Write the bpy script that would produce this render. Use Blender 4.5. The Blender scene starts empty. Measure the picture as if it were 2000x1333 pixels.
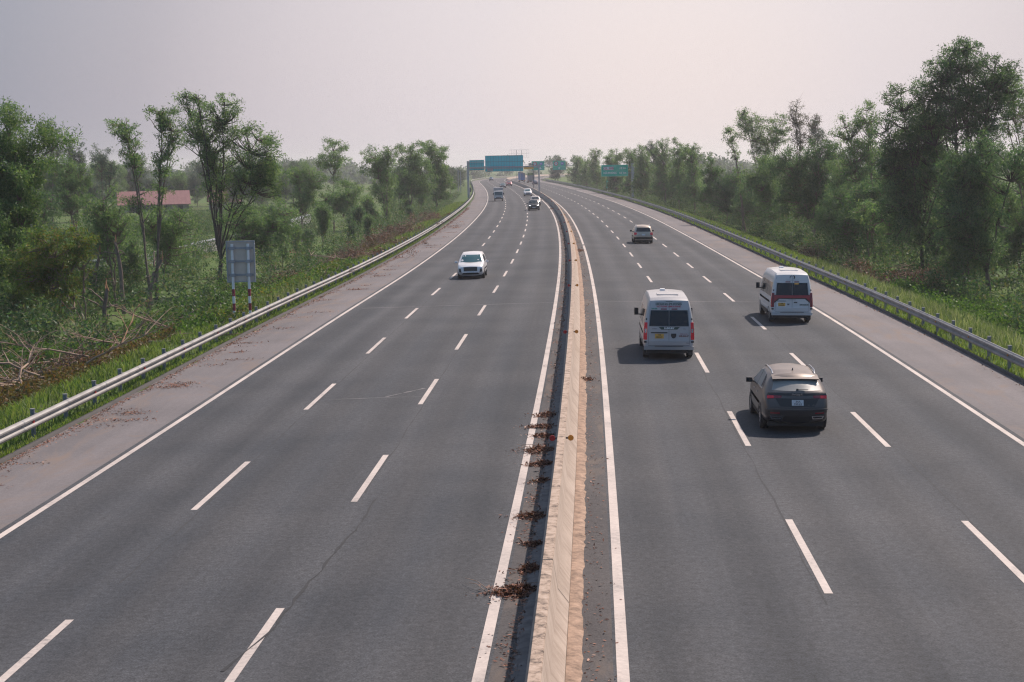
import bpy, bmesh, math, random
import numpy as np
from mathutils import Vector, Matrix
R_ = math.radians
scene = bpy.context.scene
COL = scene.collection

# ------------------------------------------------------------------ camera
cam_d = bpy.data.cameras.new("camera"); cam = bpy.data.objects.new("camera", cam_d); COL.objects.link(cam)
cam_d.sensor_width = 36.0; cam_d.lens = 56.784; cam_d.clip_end = 12000; cam_d.clip_start = 0.1
CAM_H = 7.8427
cam.matrix_world = Matrix.Translation((0, 0, CAM_H)) @ Matrix.Rotation(math.pi / 2 - 0.10997, 4, 'X') @ Matrix.Rotation(-0.01822, 4, 'Z')
scene.camera = cam

# ------------------------------------------------------------------ light
SUN = Vector((0.56, 0.60, 1.0)).normalized()
w = bpy.data.worlds.new("World"); scene.world = w; w.use_nodes = True
nt = w.node_tree; nt.nodes.clear()
out = nt.nodes.new('ShaderNodeOutputWorld'); bg = nt.nodes.new('ShaderNodeBackground')
sky = nt.nodes.new('ShaderNodeTexSky'); sky.sky_type = 'NISHITA'; sky.sun_disc = False
sky.sun_elevation = math.asin(SUN.z); sky.sun_rotation = math.atan2(SUN.x, SUN.y)
sky.air_density = 1.3; sky.dust_density = 6.0; sky.ozone_density = 1.2; sky.altitude = 0
mixw = nt.nodes.new('ShaderNodeMix'); mixw.data_type = 'RGBA'; mixw.inputs[0].default_value = 0.85
# thin high overcast: pale and pinkish, brighter towards the sun's side, greyer away from it
tcw = nt.nodes.new('ShaderNodeTexCoord'); dotw = nt.nodes.new('ShaderNodeVectorMath'); dotw.operation = 'DOT_PRODUCT'
_h = Vector((0.095, 1.0, 0.02)).normalized(); dotw.inputs[1].default_value = _h
rampw = nt.nodes.new('ShaderNodeValToRGB')
rampw.color_ramp.elements[0].position = 0.0; rampw.color_ramp.elements[0].color = (0.14, 0.26, 0.45, 1)
rampw.color_ramp.elements[1].position = 1.0; rampw.color_ramp.elements[1].color = (0.84, 0.74, 0.735, 1)
for _p, _c in ((0.80, (0.24, 0.28, 0.38)), (0.92, (0.315, 0.322, 0.395)), (0.95, (0.44, 0.415, 0.475)), (0.974, (0.63, 0.575, 0.62)), (0.9925, (0.75, 0.68, 0.71))):
    e = rampw.color_ramp.elements.new(_p); e.color = (*_c, 1)
sclw = nt.nodes.new('ShaderNodeVectorMath'); sclw.operation = 'SCALE'; sclw.inputs['Scale'].default_value = 7.9
L = nt.links.new
L(tcw.outputs['Generated'], dotw.inputs[0]); L(dotw.outputs['Value'], rampw.inputs[0]); L(rampw.outputs[0], sclw.inputs[0])
L(sky.outputs[0], mixw.inputs[6]); L(sclw.outputs[0], mixw.inputs[7]); L(mixw.outputs[2], bg.inputs[0])
bg.inputs[1].default_value = 0.10
L(bg.outputs[0], out.inputs[0])
sun_d = bpy.data.lights.new("sun", 'SUN'); sun_d.energy = 3.95; sun_d.angle = R_(1.2); sun_d.color = (1.0, 0.86, 0.76)
sun = bpy.data.objects.new("sun", sun_d); COL.objects.link(sun)
sun.rotation_euler = SUN.to_track_quat('Z', 'Y').to_euler(); sun.location = (60, 60, 120)
scene.view_settings.view_transform = 'Standard'; scene.view_settings.look = 'None'
scene.view_settings.gamma = 1.0; scene.view_settings.exposure = 0.53; scene.view_settings.use_curve_mapping = False
scene.cycles.max_bounces = 6; scene.cycles.diffuse_bounces = 3; scene.cycles.glossy_bounces = 3
scene.cycles.transmission_bounces = 3; scene.cycles.volume_bounces = 2; scene.cycles.transparent_max_bounces = 8
scene.cycles.use_denoising = True; scene.cycles.denoising_prefilter = 'NONE'; scene.cycles.denoising_input_passes = 'RGB_ALBEDO_NORMAL'; scene.cycles.filter_width = 1.25
scene.cycles.use_adaptive_sampling = True; scene.cycles.adaptive_threshold = 0.008
HAZE_DENSITY = 0.00025

# ------------------------------------------------------------------ helpers
def tag(o, label=None, cat=None, group=None, kind=None):
    if label: o['label'] = label
    if cat: o['category'] = cat
    if group: o['group'] = group
    if kind: o['kind'] = kind
    return o
def empty(name, loc=(0, 0, 0), rz=0.0):
    o = bpy.data.objects.new(name, None); COL.objects.link(o); o.location = loc; o.rotation_euler = (0, 0, rz)
    o.empty_display_size = 0.3
    return o
def mesh_obj(name, verts, faces, mats=None, parent=None, smooth=False, loc=None, midx=None, uvs=None):
    me = bpy.data.meshes.new(name)
    if isinstance(verts, np.ndarray) and isinstance(faces, np.ndarray):
        nv, nf, k = len(verts), len(faces), faces.shape[1]
        me.vertices.add(nv); me.vertices.foreach_set('co', verts.astype(np.float32).ravel())
        me.loops.add(nf * k); me.loops.foreach_set('vertex_index', faces.astype(np.int32).ravel())
        me.polygons.add(nf); me.polygons.foreach_set('loop_start', np.arange(0, nf * k, k, dtype=np.int32))
        me.polygons.foreach_set('loop_total', np.full(nf, k, dtype=np.int32))
        me.update(calc_edges=True)
    else:
        me.from_pydata([tuple(map(float, v)) for v in verts], [], [tuple(map(int, f)) for f in faces])
    if uvs is not None:
        uvl = me.uv_layers.new(name='UVMap')
        li = np.empty(len(me.loops), np.int32); me.loops.foreach_get('vertex_index', li)
        uvl.data.foreach_set('uv', np.asarray(uvs, np.float32)[li].ravel())
    for m in (mats if isinstance(mats, (list, tuple)) else [mats] if mats else []):
        me.materials.append(m)
    if midx is not None: me.polygons.foreach_set('material_index', np.asarray(midx, np.int32))
    if smooth: me.polygons.foreach_set('use_smooth', np.ones(len(me.polygons), bool))
    me.update()
    o = bpy.data.objects.new(name, me); COL.objects.link(o)
    if parent: o.parent = parent
    if loc is not None: o.location = loc
    return o
class MB:
    """collects simple solids into one mesh"""
    def __init__(s): s.v = []; s.f = []; s.m = []
    def add(s, vs, fs, mi=0):
        b = len(s.v); s.v += [tuple(v) for v in vs]; s.f += [tuple(b + i for i in f) for f in fs]; s.m += [mi] * len(fs); return s
    def box(s, x0, x1, y0, y1, z0, z1, mi=0):
        return s.add([(x0,y0,z0),(x1,y0,z0),(x1,y1,z0),(x0,y1,z0),(x0,y0,z1),(x1,y0,z1),(x1,y1,z1),(x0,y1,z1)],
                     [(0,3,2,1),(4,5,6,7),(0,1,5,4),(1,2,6,5),(2,3,7,6),(3,0,4,7)], mi)
    def tube(s, pts, r, n=8, mi=0, caps=True):
        pts = [Vector(p) for p in pts]; rs = r if isinstance(r, (list, tuple)) else [r] * len(pts)
        vs = []; fs = []
        for i, p in enumerate(pts):
            t = (pts[min(i + 1, len(pts) - 1)] - pts[max(i - 1, 0)]).normalized()
            a = t.orthogonal().normalized() if i == 0 else (a - t * a.dot(t)).normalized()
            b = t.cross(a)
            for k in range(n):
                q = 2 * math.pi * k / n; vs.append(p + (a * math.cos(q) + b * math.sin(q)) * rs[i])
        for i in range(len(pts) - 1):
            for k in range(n):
                fs.append((i*n+k, i*n+(k+1)%n, (i+1)*n+(k+1)%n, (i+1)*n+k))
        if caps: fs.append(tuple(range(n))[::-1]); fs.append(tuple((len(pts)-1)*n + k for k in range(n)))
        return s.add(vs, fs, mi)
    def prism(s, poly, axis, a0, a1, mi=0):
        """poly in the two other axes, extruded along axis"""
        def P(u, v, a): return {'x': (a, u, v), 'y': (u, a, v), 'z': (u, v, a)}[axis]
        n = len(poly); vs = [P(u, v, a0) for u, v in poly] + [P(u, v, a1) for u, v in poly]
        fs = [tuple(range(n)), tuple(range(2*n-1, n-1, -1))] + [(i, i+n, (i+1)%n+n, (i+1)%n) for i in range(n)]
        return s.add(vs, fs, mi)
    def build(s, name, mats, parent=None, smooth=False, bevel=0.0):
        o = mesh_obj(name, s.v, s.f, mats, parent, smooth, midx=s.m)
        bm = bmesh.new(); bm.from_mesh(o.data); bmesh.ops.recalc_face_normals(bm, faces=bm.faces); 
        if bevel: bmesh.ops.bevel(bm, geom=bm.edges[:], offset=bevel, segments=2, affect='EDGES', profile=0.6)
        bm.to_mesh(o.data); bm.free()
        if smooth: smooth_by_angle(o.data, 40)
        return o
def smooth_by_angle(me, deg):
    me.polygons.foreach_set('use_smooth', np.ones(len(me.polygons), bool))
    bm = bmesh.new(); bm.from_mesh(me)
    for ed in bm.edges:
        if len(ed.link_faces) == 2 and ed.calc_face_angle(0) > R_(deg): ed.smooth = False
    bm.to_mesh(me); bm.free()

# ------------------------------------------------------------------ materials
def newmat(name):
    m = bpy.data.materials.new(name); m.use_nodes = True
    return m, m.node_tree, m.node_tree.nodes['Principled BSDF']
def nd(t, kind, **kw):
    n = t.nodes.new(kind)
    for k, v in kw.items():
        if k in n.inputs: n.inputs[k].default_value = v
        else: setattr(n, k, v)
    return n
def ramp(t, stops):
    r = t.nodes.new('ShaderNodeValToRGB'); cr = r.color_ramp
    while len(cr.elements) < len(stops): cr.elements.new(0.5)
    for e, (p, c) in zip(cr.elements, stops):
        e.position = p; e.color = (*c, 1) if len(c) == 3 else c
    return r
def simple(name, col, rough=0.6, metal=0.0, var=0.12, scale=6.0, bump=0.0, coat=0.0, spec=0.5):
    m, t, b = newmat(name)
    b.inputs['Roughness'].default_value = rough; b.inputs['Metallic'].default_value = metal
    b.inputs['Specular IOR Level'].default_value = spec
    if coat: b.inputs['Coat Weight'].default_value = coat; b.inputs['Coat Roughness'].default_value = 0.08
    tc = nd(t, 'ShaderNodeTexCoord'); n = nd(t, 'ShaderNodeTexNoise', Scale=scale, Detail=5.0, Roughness=0.65)
    t.links.new(tc.outputs['Object'], n.inputs['Vector'])
    r = ramp(t, [(0.25, tuple(c * (1 - var) for c in col)), (0.75, tuple(min(1, c * (1 + var)) for c in col))])
    t.links.new(n.outputs[0], r.inputs[0]); t.links.new(r.outputs[0], b.inputs['Base Color'])
    if bump:
        bp = nd(t, 'ShaderNodeBump', Strength=bump, Distance=0.02); t.links.new(n.outputs[0], bp.inputs['Height']); t.links.new(bp.outputs[0], b.inputs['Normal'])
    return m
M = {}
M['white_paint'] = simple('white_metal_paint', (0.72, 0.72, 0.72), 0.4)
M['steel'] = simple('galvanised_steel', (0.36, 0.37, 0.40), 0.45, 0.55, 0.15, 3)
M['grey_metal'] = simple('grey_metal', (0.30, 0.31, 0.34), 0.5, 0.3)
M['dark_metal'] = simple('dark_metal', (0.10, 0.105, 0.12), 0.5, 0.3)
M['black'] = simple('black_plastic', (0.018, 0.019, 0.022), 0.5)
M['rubber'] = simple('tyre_rubber', (0.022, 0.022, 0.024), 0.85)
M['rim'] = simple('alloy', (0.35, 0.35, 0.36), 0.35, 0.7)
M['red_lens'] = simple('red_lens', (0.80, 0.016, 0.03), 0.25, coat=0.4)  # tail lamp glow put into a brighter red, no emission
M['darkred_lens'] = simple('dark_red_lens', (0.20, 0.010, 0.022), 0.2, coat=0.5)
M['amber'] = simple('amber_reflector', (0.55, 0.22, 0.02), 0.35)
M['red_refl'] = simple('red_reflector', (0.55, 0.02, 0.02), 0.35)
M['red_band'] = simple('red_band_paint', (0.33, 0.02, 0.035), 0.3, coat=0.4)
M['chrome'] = simple('chrome_trim', (0.62, 0.62, 0.64), 0.18, 0.9, 0.05)
M['yellow_plate'] = simple('yellow_plate', (0.62, 0.34, 0.06), 0.5)
M['white_plate'] = simple('white_plate', (0.55, 0.55, 0.56), 0.5)
M['sign_green'] = simple('green_sign_sheet', (0.0, 0.50, 0.33), 0.45, var=0.06)
M['sign_teal'] = simple('teal_sign_back', (0.0, 0.56, 0.62), 0.5, var=0.10, scale=1.2)
M['sign_edge'] = simple('sign_border_mint', (0.2, 0.75, 0.58), 0.45)
M['sign_text'] = simple('sign_letter_white', (0.85, 0.88, 0.87), 0.5)
M['sign_white'] = simple('sign_patch_white', (0.70, 0.68, 0.70), 0.5)
M['sign_black'] = simple('sign_black', (0.02, 0.02, 0.025), 0.5)
M['sign_red'] = simple('sign_red', (0.5, 0.03, 0.03), 0.5)
M['sign_blue'] = simple('sign_blue', (0.10, 0.16, 0.55), 0.5)
M['sign_orange'] = simple('sign_orange', (0.90, 0.46, 0.09), 0.5)
M['stripe_red'] = simple('post_red', (0.26, 0.03, 0.05), 0.5)
M['sign_back'] = simple('sign_back_aluminium', (0.56, 0.48, 0.42), 0.7, 0.0, 0.12, 1.5)
def glass(name, col=(0.008, 0.020, 0.030), rough=0.09, spec=0.32):
    m, t, b = newmat(name); b.inputs['Base Color'].default_value = (*col, 1); b.inputs['Roughness'].default_value = rough
    b.inputs['Specular IOR Level'].default_value = spec
    return m
M['glass'] = glass('tinted_window_glass')
M['glass_sky_dust'] = glass('sky_dust_window_glass', (0.25, 0.245, 0.235), 0.3)  # pale base: sky reflection put into the glass colour, along with dust
M['windscreen'] = glass('windscreen_glass', (0.03, 0.09, 0.11), 0.12)
M['lamp'] = simple('headlamp_lens', (0.75, 0.77, 0.80), 0.15, coat=0.5)
M['lamp_lit'] = simple('headlamp_on', (0.8, 0.8, 0.8), 0.2)
_b = M['lamp_lit'].node_tree.nodes['Principled BSDF']; _b.inputs['Emission Color'].default_value = (1.0, 0.96, 0.92, 1); _b.inputs['Emission Strength'].default_value = 1.2
def paint(name, col, metal=0.0, rough=0.35, dust=0.0, dustcol=(0.30, 0.22, 0.17)):
    m, t, b = newmat(name); b.inputs['Metallic'].default_value = metal
    b.inputs['Coat Weight'].default_value = 0.5 * (1 - dust); b.inputs['Coat Roughness'].default_value = 0.12
    tc = nd(t, 'ShaderNodeTexCoord'); n = nd(t, 'ShaderNodeTexNoise', Scale=2.2, Detail=6.0, Roughness=0.6)
    t.links.new(tc.outputs['Object'], n.inputs['Vector'])
    # road dust settles on surfaces that face up
    g = nd(t, 'ShaderNodeNewGeometry'); sp = nd(t, 'ShaderNodeSeparateXYZ'); t.links.new(g.outputs['Normal'], sp.inputs[0])
    mr = nd(t, 'ShaderNodeMapRange', **{'From Min': 0.0, 'From Max': 0.9, 'To Min': 0.03 * dust, 'To Max': dust}); t.links.new(sp.outputs[2], mr.inputs[0])
    mu = nd(t, 'ShaderNodeMath', operation='MULTIPLY'); t.links.new(mr.outputs[0], mu.inputs[0])
    mr2 = nd(t, 'ShaderNodeMapRange', **{'From Min': 0.3, 'From Max': 0.7, 'To Min': 0.75, 'To Max': 1.1}); t.links.new(n.outputs[0], mr2.inputs[0]); t.links.new(mr2.outputs[0], mu.inputs[1])
    mx = nd(t, 'ShaderNodeMix', data_type='RGBA'); mx.inputs[6].default_value = (*col, 1); mx.inputs[7].default_value = (*dustcol, 1)
    t.links.new(mu.outputs[0], mx.inputs[0]); t.links.new(mx.outputs[2], b.inputs['Base Color'])
    mr3 = nd(t, 'ShaderNodeMapRange', **{'To Min': rough, 'To Max': 0.7}); t.links.new(mu.outputs[0], mr3.inputs[0]); t.links.new(mr3.outputs[0], b.inputs['Roughness'])
    return m
def text_mesh(name, body, size, mat, parent, M4, align='CENTER', xs=1.0, bold=0.0):
    cu = bpy.data.curves.new(name, 'FONT'); cu.body = body; cu.size = size; cu.align_x = align; cu.align_y = 'CENTER'
    cu.extrude = 0.002; cu.resolution_u = 2; cu.offset = bold
    to = bpy.data.objects.new(name, cu); COL.objects.link(to)
    me = bpy.data.meshes.new_from_object(to.evaluated_get(bpy.context.evaluated_depsgraph_get()))
    bpy.data.objects.remove(to); bpy.data.curves.remove(cu)
    me.transform(M4 @ Matrix.Diagonal((xs, 1, 1, 1))); me.materials.clear(); me.materials.append(mat); me.name = name
    o = bpy.data.objects.new(name, me); COL.objects.link(o); o.parent = parent
    return o
def M_rear(x, y, z, tilt=0.0):   # text plane facing -Y (seen from behind the vehicle / from the camera)
    return Matrix.Translation((x, y, z)) @ Matrix.Rotation(math.pi / 2 + tilt, 4, 'X')
rng = np.random.default_rng(7)

# ------------------------------------------------------------------ the road's line (s along, o across; metres)
KN = np.array([0, 100, 200, 300, 400, 500, 600, 680, 760, 850, 950, 1200.0])
KV = np.array([1.7455e-4, 1.8245e-4, 2.0934e-4, 1.8568e-4, 1.2664e-4, 6.6876e-5, 0, -1e-4, -9e-4, -1.4e-3, -1.2e-3, -6e-4])
ZN = np.array([0, 40, 80, 120, 170, 230, 300, 380, 460, 560, 700, 1000.0])
ZV = np.array([0, 0.10815, 0.21301, 0.05879, 0.00889, 0.09102, 0.10632, 0.06884, 0.16125, 0.20523, -0.01291, -0.18113])
SS = np.arange(-60.0, 4002.0, 2.0); I0 = 30
_k = np.where(SS > 1200, 0.0, np.interp(SS, KN, KV))
HD = np.concatenate([[0], np.cumsum((_k[1:] + _k[:-1]))]); HD = HD - HD[I0] - 0.05704
_dx, _dy = -np.sin(HD), np.cos(HD)
CX = np.concatenate([[0], np.cumsum(_dx[1:] + _dx[:-1])]); CX = CX - CX[I0] - 0.01997
CY = np.concatenate([[0], np.cumsum(_dy[1:] + _dy[:-1])]); CY = CY - CY[I0]
def _zc(s):
    s = np.clip(s, -30, 1000); m = np.gradient(ZV, ZN); i = np.clip(np.searchsorted(ZN, s, side='right') - 1, 0, len(ZN) - 2)
    h = ZN[i + 1] - ZN[i]; t = np.maximum((s - ZN[i]) / h, -1)
    return (2*t**3-3*t**2+1)*ZV[i]+(t**3-2*t**2+t)*h*m[i]+(-2*t**3+3*t**2)*ZV[i+1]+(t**3-t**2)*h*m[i+1]
def hd(s): return np.interp(s, SS, HD)
def P(s, o, dz=0.0):
    """road coordinates -> world, on the crowned road surface (flat beyond its edges)"""
    s = np.asarray(s, float); o = np.asarray(o, float); s, o = np.broadcast_arrays(s, o); h = hd(s)
    z = _zc(s) - np.where(o < 0, 0.016, 0.0194) * np.minimum(np.abs(o), 17.0) + dz
    return np.stack([np.interp(s, SS, CX) + np.cos(h) * o, np.interp(s, SS, CY) + np.sin(h) * o, z], -1)
def V3(s, o, dz=0.0): return Vector([float(q) for q in P(s, o, dz)])
O_LS, O_L1, O_L2, O_ML, O_MR, LANE = -13.172, -9.427, -5.748, -1.897, 0.307, 3.792
O_RS = O_MR + 3 * LANE
S_NEAR = -8.0
S_ST = np.unique(np.concatenate([np.arange(S_NEAR, 400, 4.0), np.arange(400, 1500, 8.0)]))
def strip(name, olist, dz, mats, midx=None, sts=None, parent=None, smooth=True):
    sts = S_ST if sts is None else sts; no = len(olist)
    g = np.stack([P(sts, np.full(len(sts), o), d) for o, d in zip(olist, dz if hasattr(dz, '__len__') else [dz] * no)], 1)
    uv = np.stack([np.broadcast_to(np.asarray(olist, float)[None], g.shape[:2]), np.broadcast_to(sts[:, None], g.shape[:2])], -1)
    i = np.arange((len(sts) - 1) * no).reshape(-1, no)[:, :-1].ravel()
    f = np.stack([i, i + 1, i + no + 1, i + no], 1)
    mi = None if midx is None else np.tile(np.asarray(midx), len(sts) - 1)
    return mesh_obj(name, g.reshape(-1, 3), f, mats, parent, smooth, midx=mi, uvs=uv.reshape(-1, 2))
# ------------------------------------------------------------------ road surfaces
def road_mat(name, c0, c1, speck, tracks=True, stain=None):
    m, t, b = newmat(name); b.inputs['Roughness'].default_value = 0.82; b.inputs['Specular IOR Level'].default_value = 0.3
    uv = nd(t, 'ShaderNodeUVMap'); uv.uv_map = 'UVMap'
    # long soft wear along the lanes
    mp = nd(t, 'ShaderNodeMapping'); mp.inputs['Scale'].default_value = (0.75, 0.018, 1); t.links.new(uv.outputs[0], mp.inputs[0])
    n1 = nd(t, 'ShaderNodeTexNoise', Scale=1.0, Detail=4.0, Roughness=0.55); t.links.new(mp.outputs[0], n1.inputs['Vector'])
    n2 = nd(t, 'ShaderNodeTexNoise', Scale=0.16, Detail=4.0, Roughness=0.6); t.links.new(uv.outputs[0], n2.inputs['Vector'])
    n3 = nd(t, 'ShaderNodeTexNoise', Scale=26.0, Detail=3.0, Roughness=0.8); t.links.new(uv.outputs[0], n3.inputs['Vector'])
    n4 = nd(t, 'ShaderNodeTexNoise', Scale=7.0, Detail=2.0, Roughness=0.7); t.links.new(uv.outputs[0], n4.inputs['Vector'])
    ad = nd(t, 'ShaderNodeMath', operation='ADD'); t.links.new(n1.outputs[0], ad.inputs[0]); t.links.new(n2.outputs[0], ad.inputs[1])
    hf = nd(t, 'ShaderNodeMath', operation='MULTIPLY'); hf.inputs[1].default_value = 0.5; t.links.new(ad.outputs[0], hf.inputs[0])
    r = ramp(t, [(0.39, c0), (0.61, c1)]); t.links.new(hf.outputs[0], r.inputs[0])
    col = r.outputs[0]
    def mult(col, fac_socket, lo, hi, p0=0.3, p1=0.7):
        mr = nd(t, 'ShaderNodeMapRange', **{'From Min': p0, 'From Max': p1, 'To Min': lo, 'To Max': hi}); t.links.new(fac_socket, mr.inputs[0])
        v = nd(t, 'ShaderNodeVectorMath', operation='SCALE'); t.links.new(col, v.inputs[0]); t.links.new(mr.outputs[0], v.inputs['Scale']); return v.outputs[0]
    if tracks:  # wheel paths: two per lane
        sx = nd(t, 'ShaderNodeSeparateXYZ'); t.links.new(uv.outputs[0], sx.inputs[0])
        mm = nd(t, 'ShaderNodeMath', operation='MULTIPLY_ADD'); mm.inputs[1].default_value = 2 * math.pi / (LANE / 2); mm.inputs[2].default_value = 1.2; t.links.new(sx.outputs[0], mm.inputs[0])
        sn = nd(t, 'ShaderNodeMath', operation='SINE'); t.links.new(mm.outputs[0], sn.inputs[0])
        col = mult(col, sn.outputs[0], 0.87, 1.12, -1, 1)
    col = mult(col, n3.outputs[0], 1 - speck, 1 + speck)
    col = mult(col, n4.outputs[0], 1 - speck * 0.45, 1 + speck * 0.45)
    if stain:
        n5 = nd(t, 'ShaderNodeTexNoise', Scale=0.35, Detail=6.0, Roughness=0.7, Distortion=1.0)
        mp5 = nd(t, 'ShaderNodeMapping'); mp5.inputs['Scale'].default_value = (1.6, 0.5, 1); t.links.new(uv.outputs[0], mp5.inputs[0]); t.links.new(mp5.outputs[0], n5.inputs['Vector'])
        r5 = ramp(t, [(0.52, (0, 0, 0)), (0.68, (1, 1, 1))]); t.links.new(n5.outputs[0], r5.inputs[0])
        mx = nd(t, 'ShaderNodeMix', data_type='RGBA'); t.links.new(r5.outputs[0], mx.inputs[0]); t.links.new(col, mx.inputs[6]); mx.inputs[7].default_value = (*stain, 1)
        col = mx.outputs[2]
    t.links.new(col, b.inputs['Base Color'])
    bp = nd(t, 'ShaderNodeBump', Strength=0.5, Distance=0.012); t.links.new(n3.outputs[0], bp.inputs['Height']); t.links.new(bp.outputs[0], b.inputs['Normal'])
    return m
M['asphalt'] = road_mat('asphalt', (0.034, 0.038, 0.045), (0.062, 0.063, 0.068), 0.62)
M['asphalt_old'] = road_mat('asphalt_edge', (0.052, 0.048, 0.050), (0.080, 0.074, 0.074), 0.40, False, (0.12, 0.095, 0.08))
M['shoulder'] = road_mat('shoulder_surface', (0.116, 0.106, 0.109), (0.165, 0.148, 0.150), 0.22, False, (0.175, 0.135, 0.115))
M['gutter'] = road_mat('gutter_concrete', (0.11, 0.10, 0.10), (0.19, 0.17, 0.165), 0.3, False, (0.07, 0.062, 0.058))
tag(strip('road', [-13.42, -11, -9.4, -7.5, -5.75, -3.8, -2.04, -1.74, -1.5, -0.95, -0.3, 0.16, 0.45, 2.2, 4.1, 6, 7.9, 9.8, 11.93], 0.0,
          [M['asphalt'], M['asphalt_old']], [0]*7 + [1]*4 + [0]*7), kind='structure')
tag(strip('shoulder', [-16.42, -15.4, -14.4, -13.42], 0.0, M['shoulder']), kind='structure')
tag(strip('shoulder', [11.93, 12.9, 13.9, 14.86], 0.0, M['shoulder']), kind='structure')
# low kerb at the outer edge of each shoulder
M['kerb'] = simple('kerb_concrete', (0.050, 0.046, 0.046), 0.85, var=0.4, scale=0.8)
def kerb(o0, o1):
    return tag(strip('kerb', [o0, o0, o1, o1], [-0.25, 0.10, 0.10, -0.25], M['kerb'], smooth=False), kind='structure')
kerb(14.86, 15.0); kerb(-16.56, -16.42)

# ------------------------------------------------------------------ painted lines
def line_mat():
    m, t, b = newmat('road_paint'); b.inputs['Roughness'].default_value = 0.7
    uv = nd(t, 'ShaderNodeUVMap'); uv.uv_map = 'UVMap'
    n = nd(t, 'ShaderNodeTexNoise', Scale=9.0, Detail=6.0, Roughness=0.75); t.links.new(uv.outputs[0], n.inputs['Vector'])
    n2 = nd(t, 'ShaderNodeTexNoise', Scale=0.5, Detail=5.0, Roughness=0.6); t.links.new(uv.outputs[0], n2.inputs['Vector'])
    ad = nd(t, 'ShaderNodeMath', operation='MULTIPLY_ADD'); ad.inputs[1].default_value = 0.5; t.links.new(n.outputs[0], ad.inputs[0])
    h = nd(t, 'ShaderNodeMath', operation='MULTIPLY'); h.inputs[1].default_value = 0.5; t.links.new(n2.outputs[0], h.inputs[0]); t.links.new(h.outputs[0], ad.inputs[2])
    r = ramp(t, [(0.33, (0.16, 0.145, 0.14)), (0.45, (0.41, 0.355, 0.325)), (0.62, (0.55, 0.475, 0.43))]); t.links.new(ad.outputs[0], r.inputs[0])
    t.links.new(r.outputs[0], b.inputs['Base Color']); return m
M['line'] = line_mat()
def marks(name, segs, width, dz=0.005):
    V = []; F = []; U = []
    for o, s0, s1 in segs:
        n = max(1, int(round((s1 - s0) / 4.0))); st = np.linspace(s0, s1, n + 1)
        a = P(st, np.full(n + 1, o - width / 2), dz); b = P(st, np.full(n + 1, o + width / 2), dz); base = len(V)
        for k in range(n + 1):
            V += [a[k], b[k]]; U += [(o - width / 2, st[k]), (o + width / 2, st[k])]
        F += [(base + 2*k, base + 2*k + 1, base + 2*k + 3, base + 2*k + 2) for k in range(n)]
    return tag(mesh_obj(name, np.array(V), np.array(F), M['line'], uvs=np.array(U)), kind='structure')
marks('edge_line', [(O_LS, S_NEAR, 1400)], 0.17); marks('edge_line', [(O_RS, S_NEAR, 1400)], 0.17)
marks('edge_line', [(O_ML, S_NEAR, 266), (O_ML, 272, 1400)], 0.19)
marks('edge_line', [(O_MR, S_NEAR, 151.5), (O_MR, 153.5, 1400)], 0.19)
sg = []
_S0 = dict(L2=34.98, L1=34.50, R1=41.755, R2=41.817)
for o, key in ((O_L1, 'L1'), (O_L2, 'L2'), (O_MR + LANE, 'R1'), (O_MR + 2 * LANE, 'R2')):
    c = _S0[key] - 10.0 - 30.0        # fitted arc lengths start at s = -10
    for k in range(70): sg.append((o, c + 15*k - 3, c + 15*k + 3))
marks('lane_dashes', [x for x in sg if x[1] > S_NEAR], 0.155)

# joints, scuffs and the tar-dark crack in the near carriageway
M['joint'] = simple('joint_sealant_pale', (0.16, 0.15, 0.15), 0.8, var=0.3)
M['crack'] = simple('crack_dark', (0.026, 0.027, 0.030), 0.9, var=0.3)
def ribbon(name, pts, wid, mat, dz, jitter=0.0, kind='structure'):
    V = []; F = []
    for i, (s, o) in enumerate(pts):
        s1, o1 = pts[min(i+1, len(pts)-1)]; s0, o0 = pts[max(i-1, 0)]
        d = np.array([s1 - s0, o1 - o0]); d /= np.linalg.norm(d) + 1e-9; n = np.array([-d[1], d[0]])
        ww = wid * (1 + jitter * (rng.random() - 0.5) * 2) / 2
        V += [P(s + n[0]*ww, o + n[1]*ww, dz), P(s - n[0]*ww, o - n[1]*ww, dz)]
    F = [(2*i, 2*i+1, 2*i+3, 2*i+2) for i in range(len(pts)-1)]
    return tag(mesh_obj(name, np.array(V), np.array(F), mat), kind=kind)
ribbon('road_joint', [(88.5, o) for o in np.linspace(-12.6, -2.0, 12)], 0.10, M['joint'], 0.004, 0.5)
ribbon('road_joint', [(88.6, o) for o in np.linspace(0.5, 9.2, 12)], 0.10, M['joint'], 0.004, 0.5)
ribbon('road_joint', [(53.6 + 0.02*k, o) for k, o in enumerate(np.linspace(-9.0, -5.9, 10))], 0.05, M['joint'], 0.004, 0.8)
ribbon('road_joint', [(53.9 + 0.25*k, -7.1 + 0.16*k) for k in range(8)], 0.10, M['joint'], 0.0042, 0.9)
_cr = [(24.4, -5.98), (25.4, -5.83), (26.4, -5.66)]
_o = -5.62
for k in range(26):
    _o += rng.normal(0.0, 0.035) + 0.012; _cr.append((26.9 + 0.42*k, _o))
ribbon('road_crack', _cr, 0.040, M['crack'], 0.0075, 0.9)
M['seam'] = simple('seam_dark', (0.034, 0.035, 0.038), 0.9, var=0.4)
for oo, s0, s1 in ((O_MR + 2*LANE + 0.14, 30, 125), (O_MR + LANE - 0.13, 28, 60), (O_L1 + 0.15, 30, 95), (O_L2 + 0.12, 38, 80)):
    q = []; o_ = oo
    for s_ in np.arange(s0, s1, 0.8): o_ = oo + 0.6*(o_ - oo) + rng.normal(0, 0.018); q.append((s_, o_))
    ribbon('paving_seam', q, 0.030, M['seam'], 0.003, 0.9)
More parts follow.
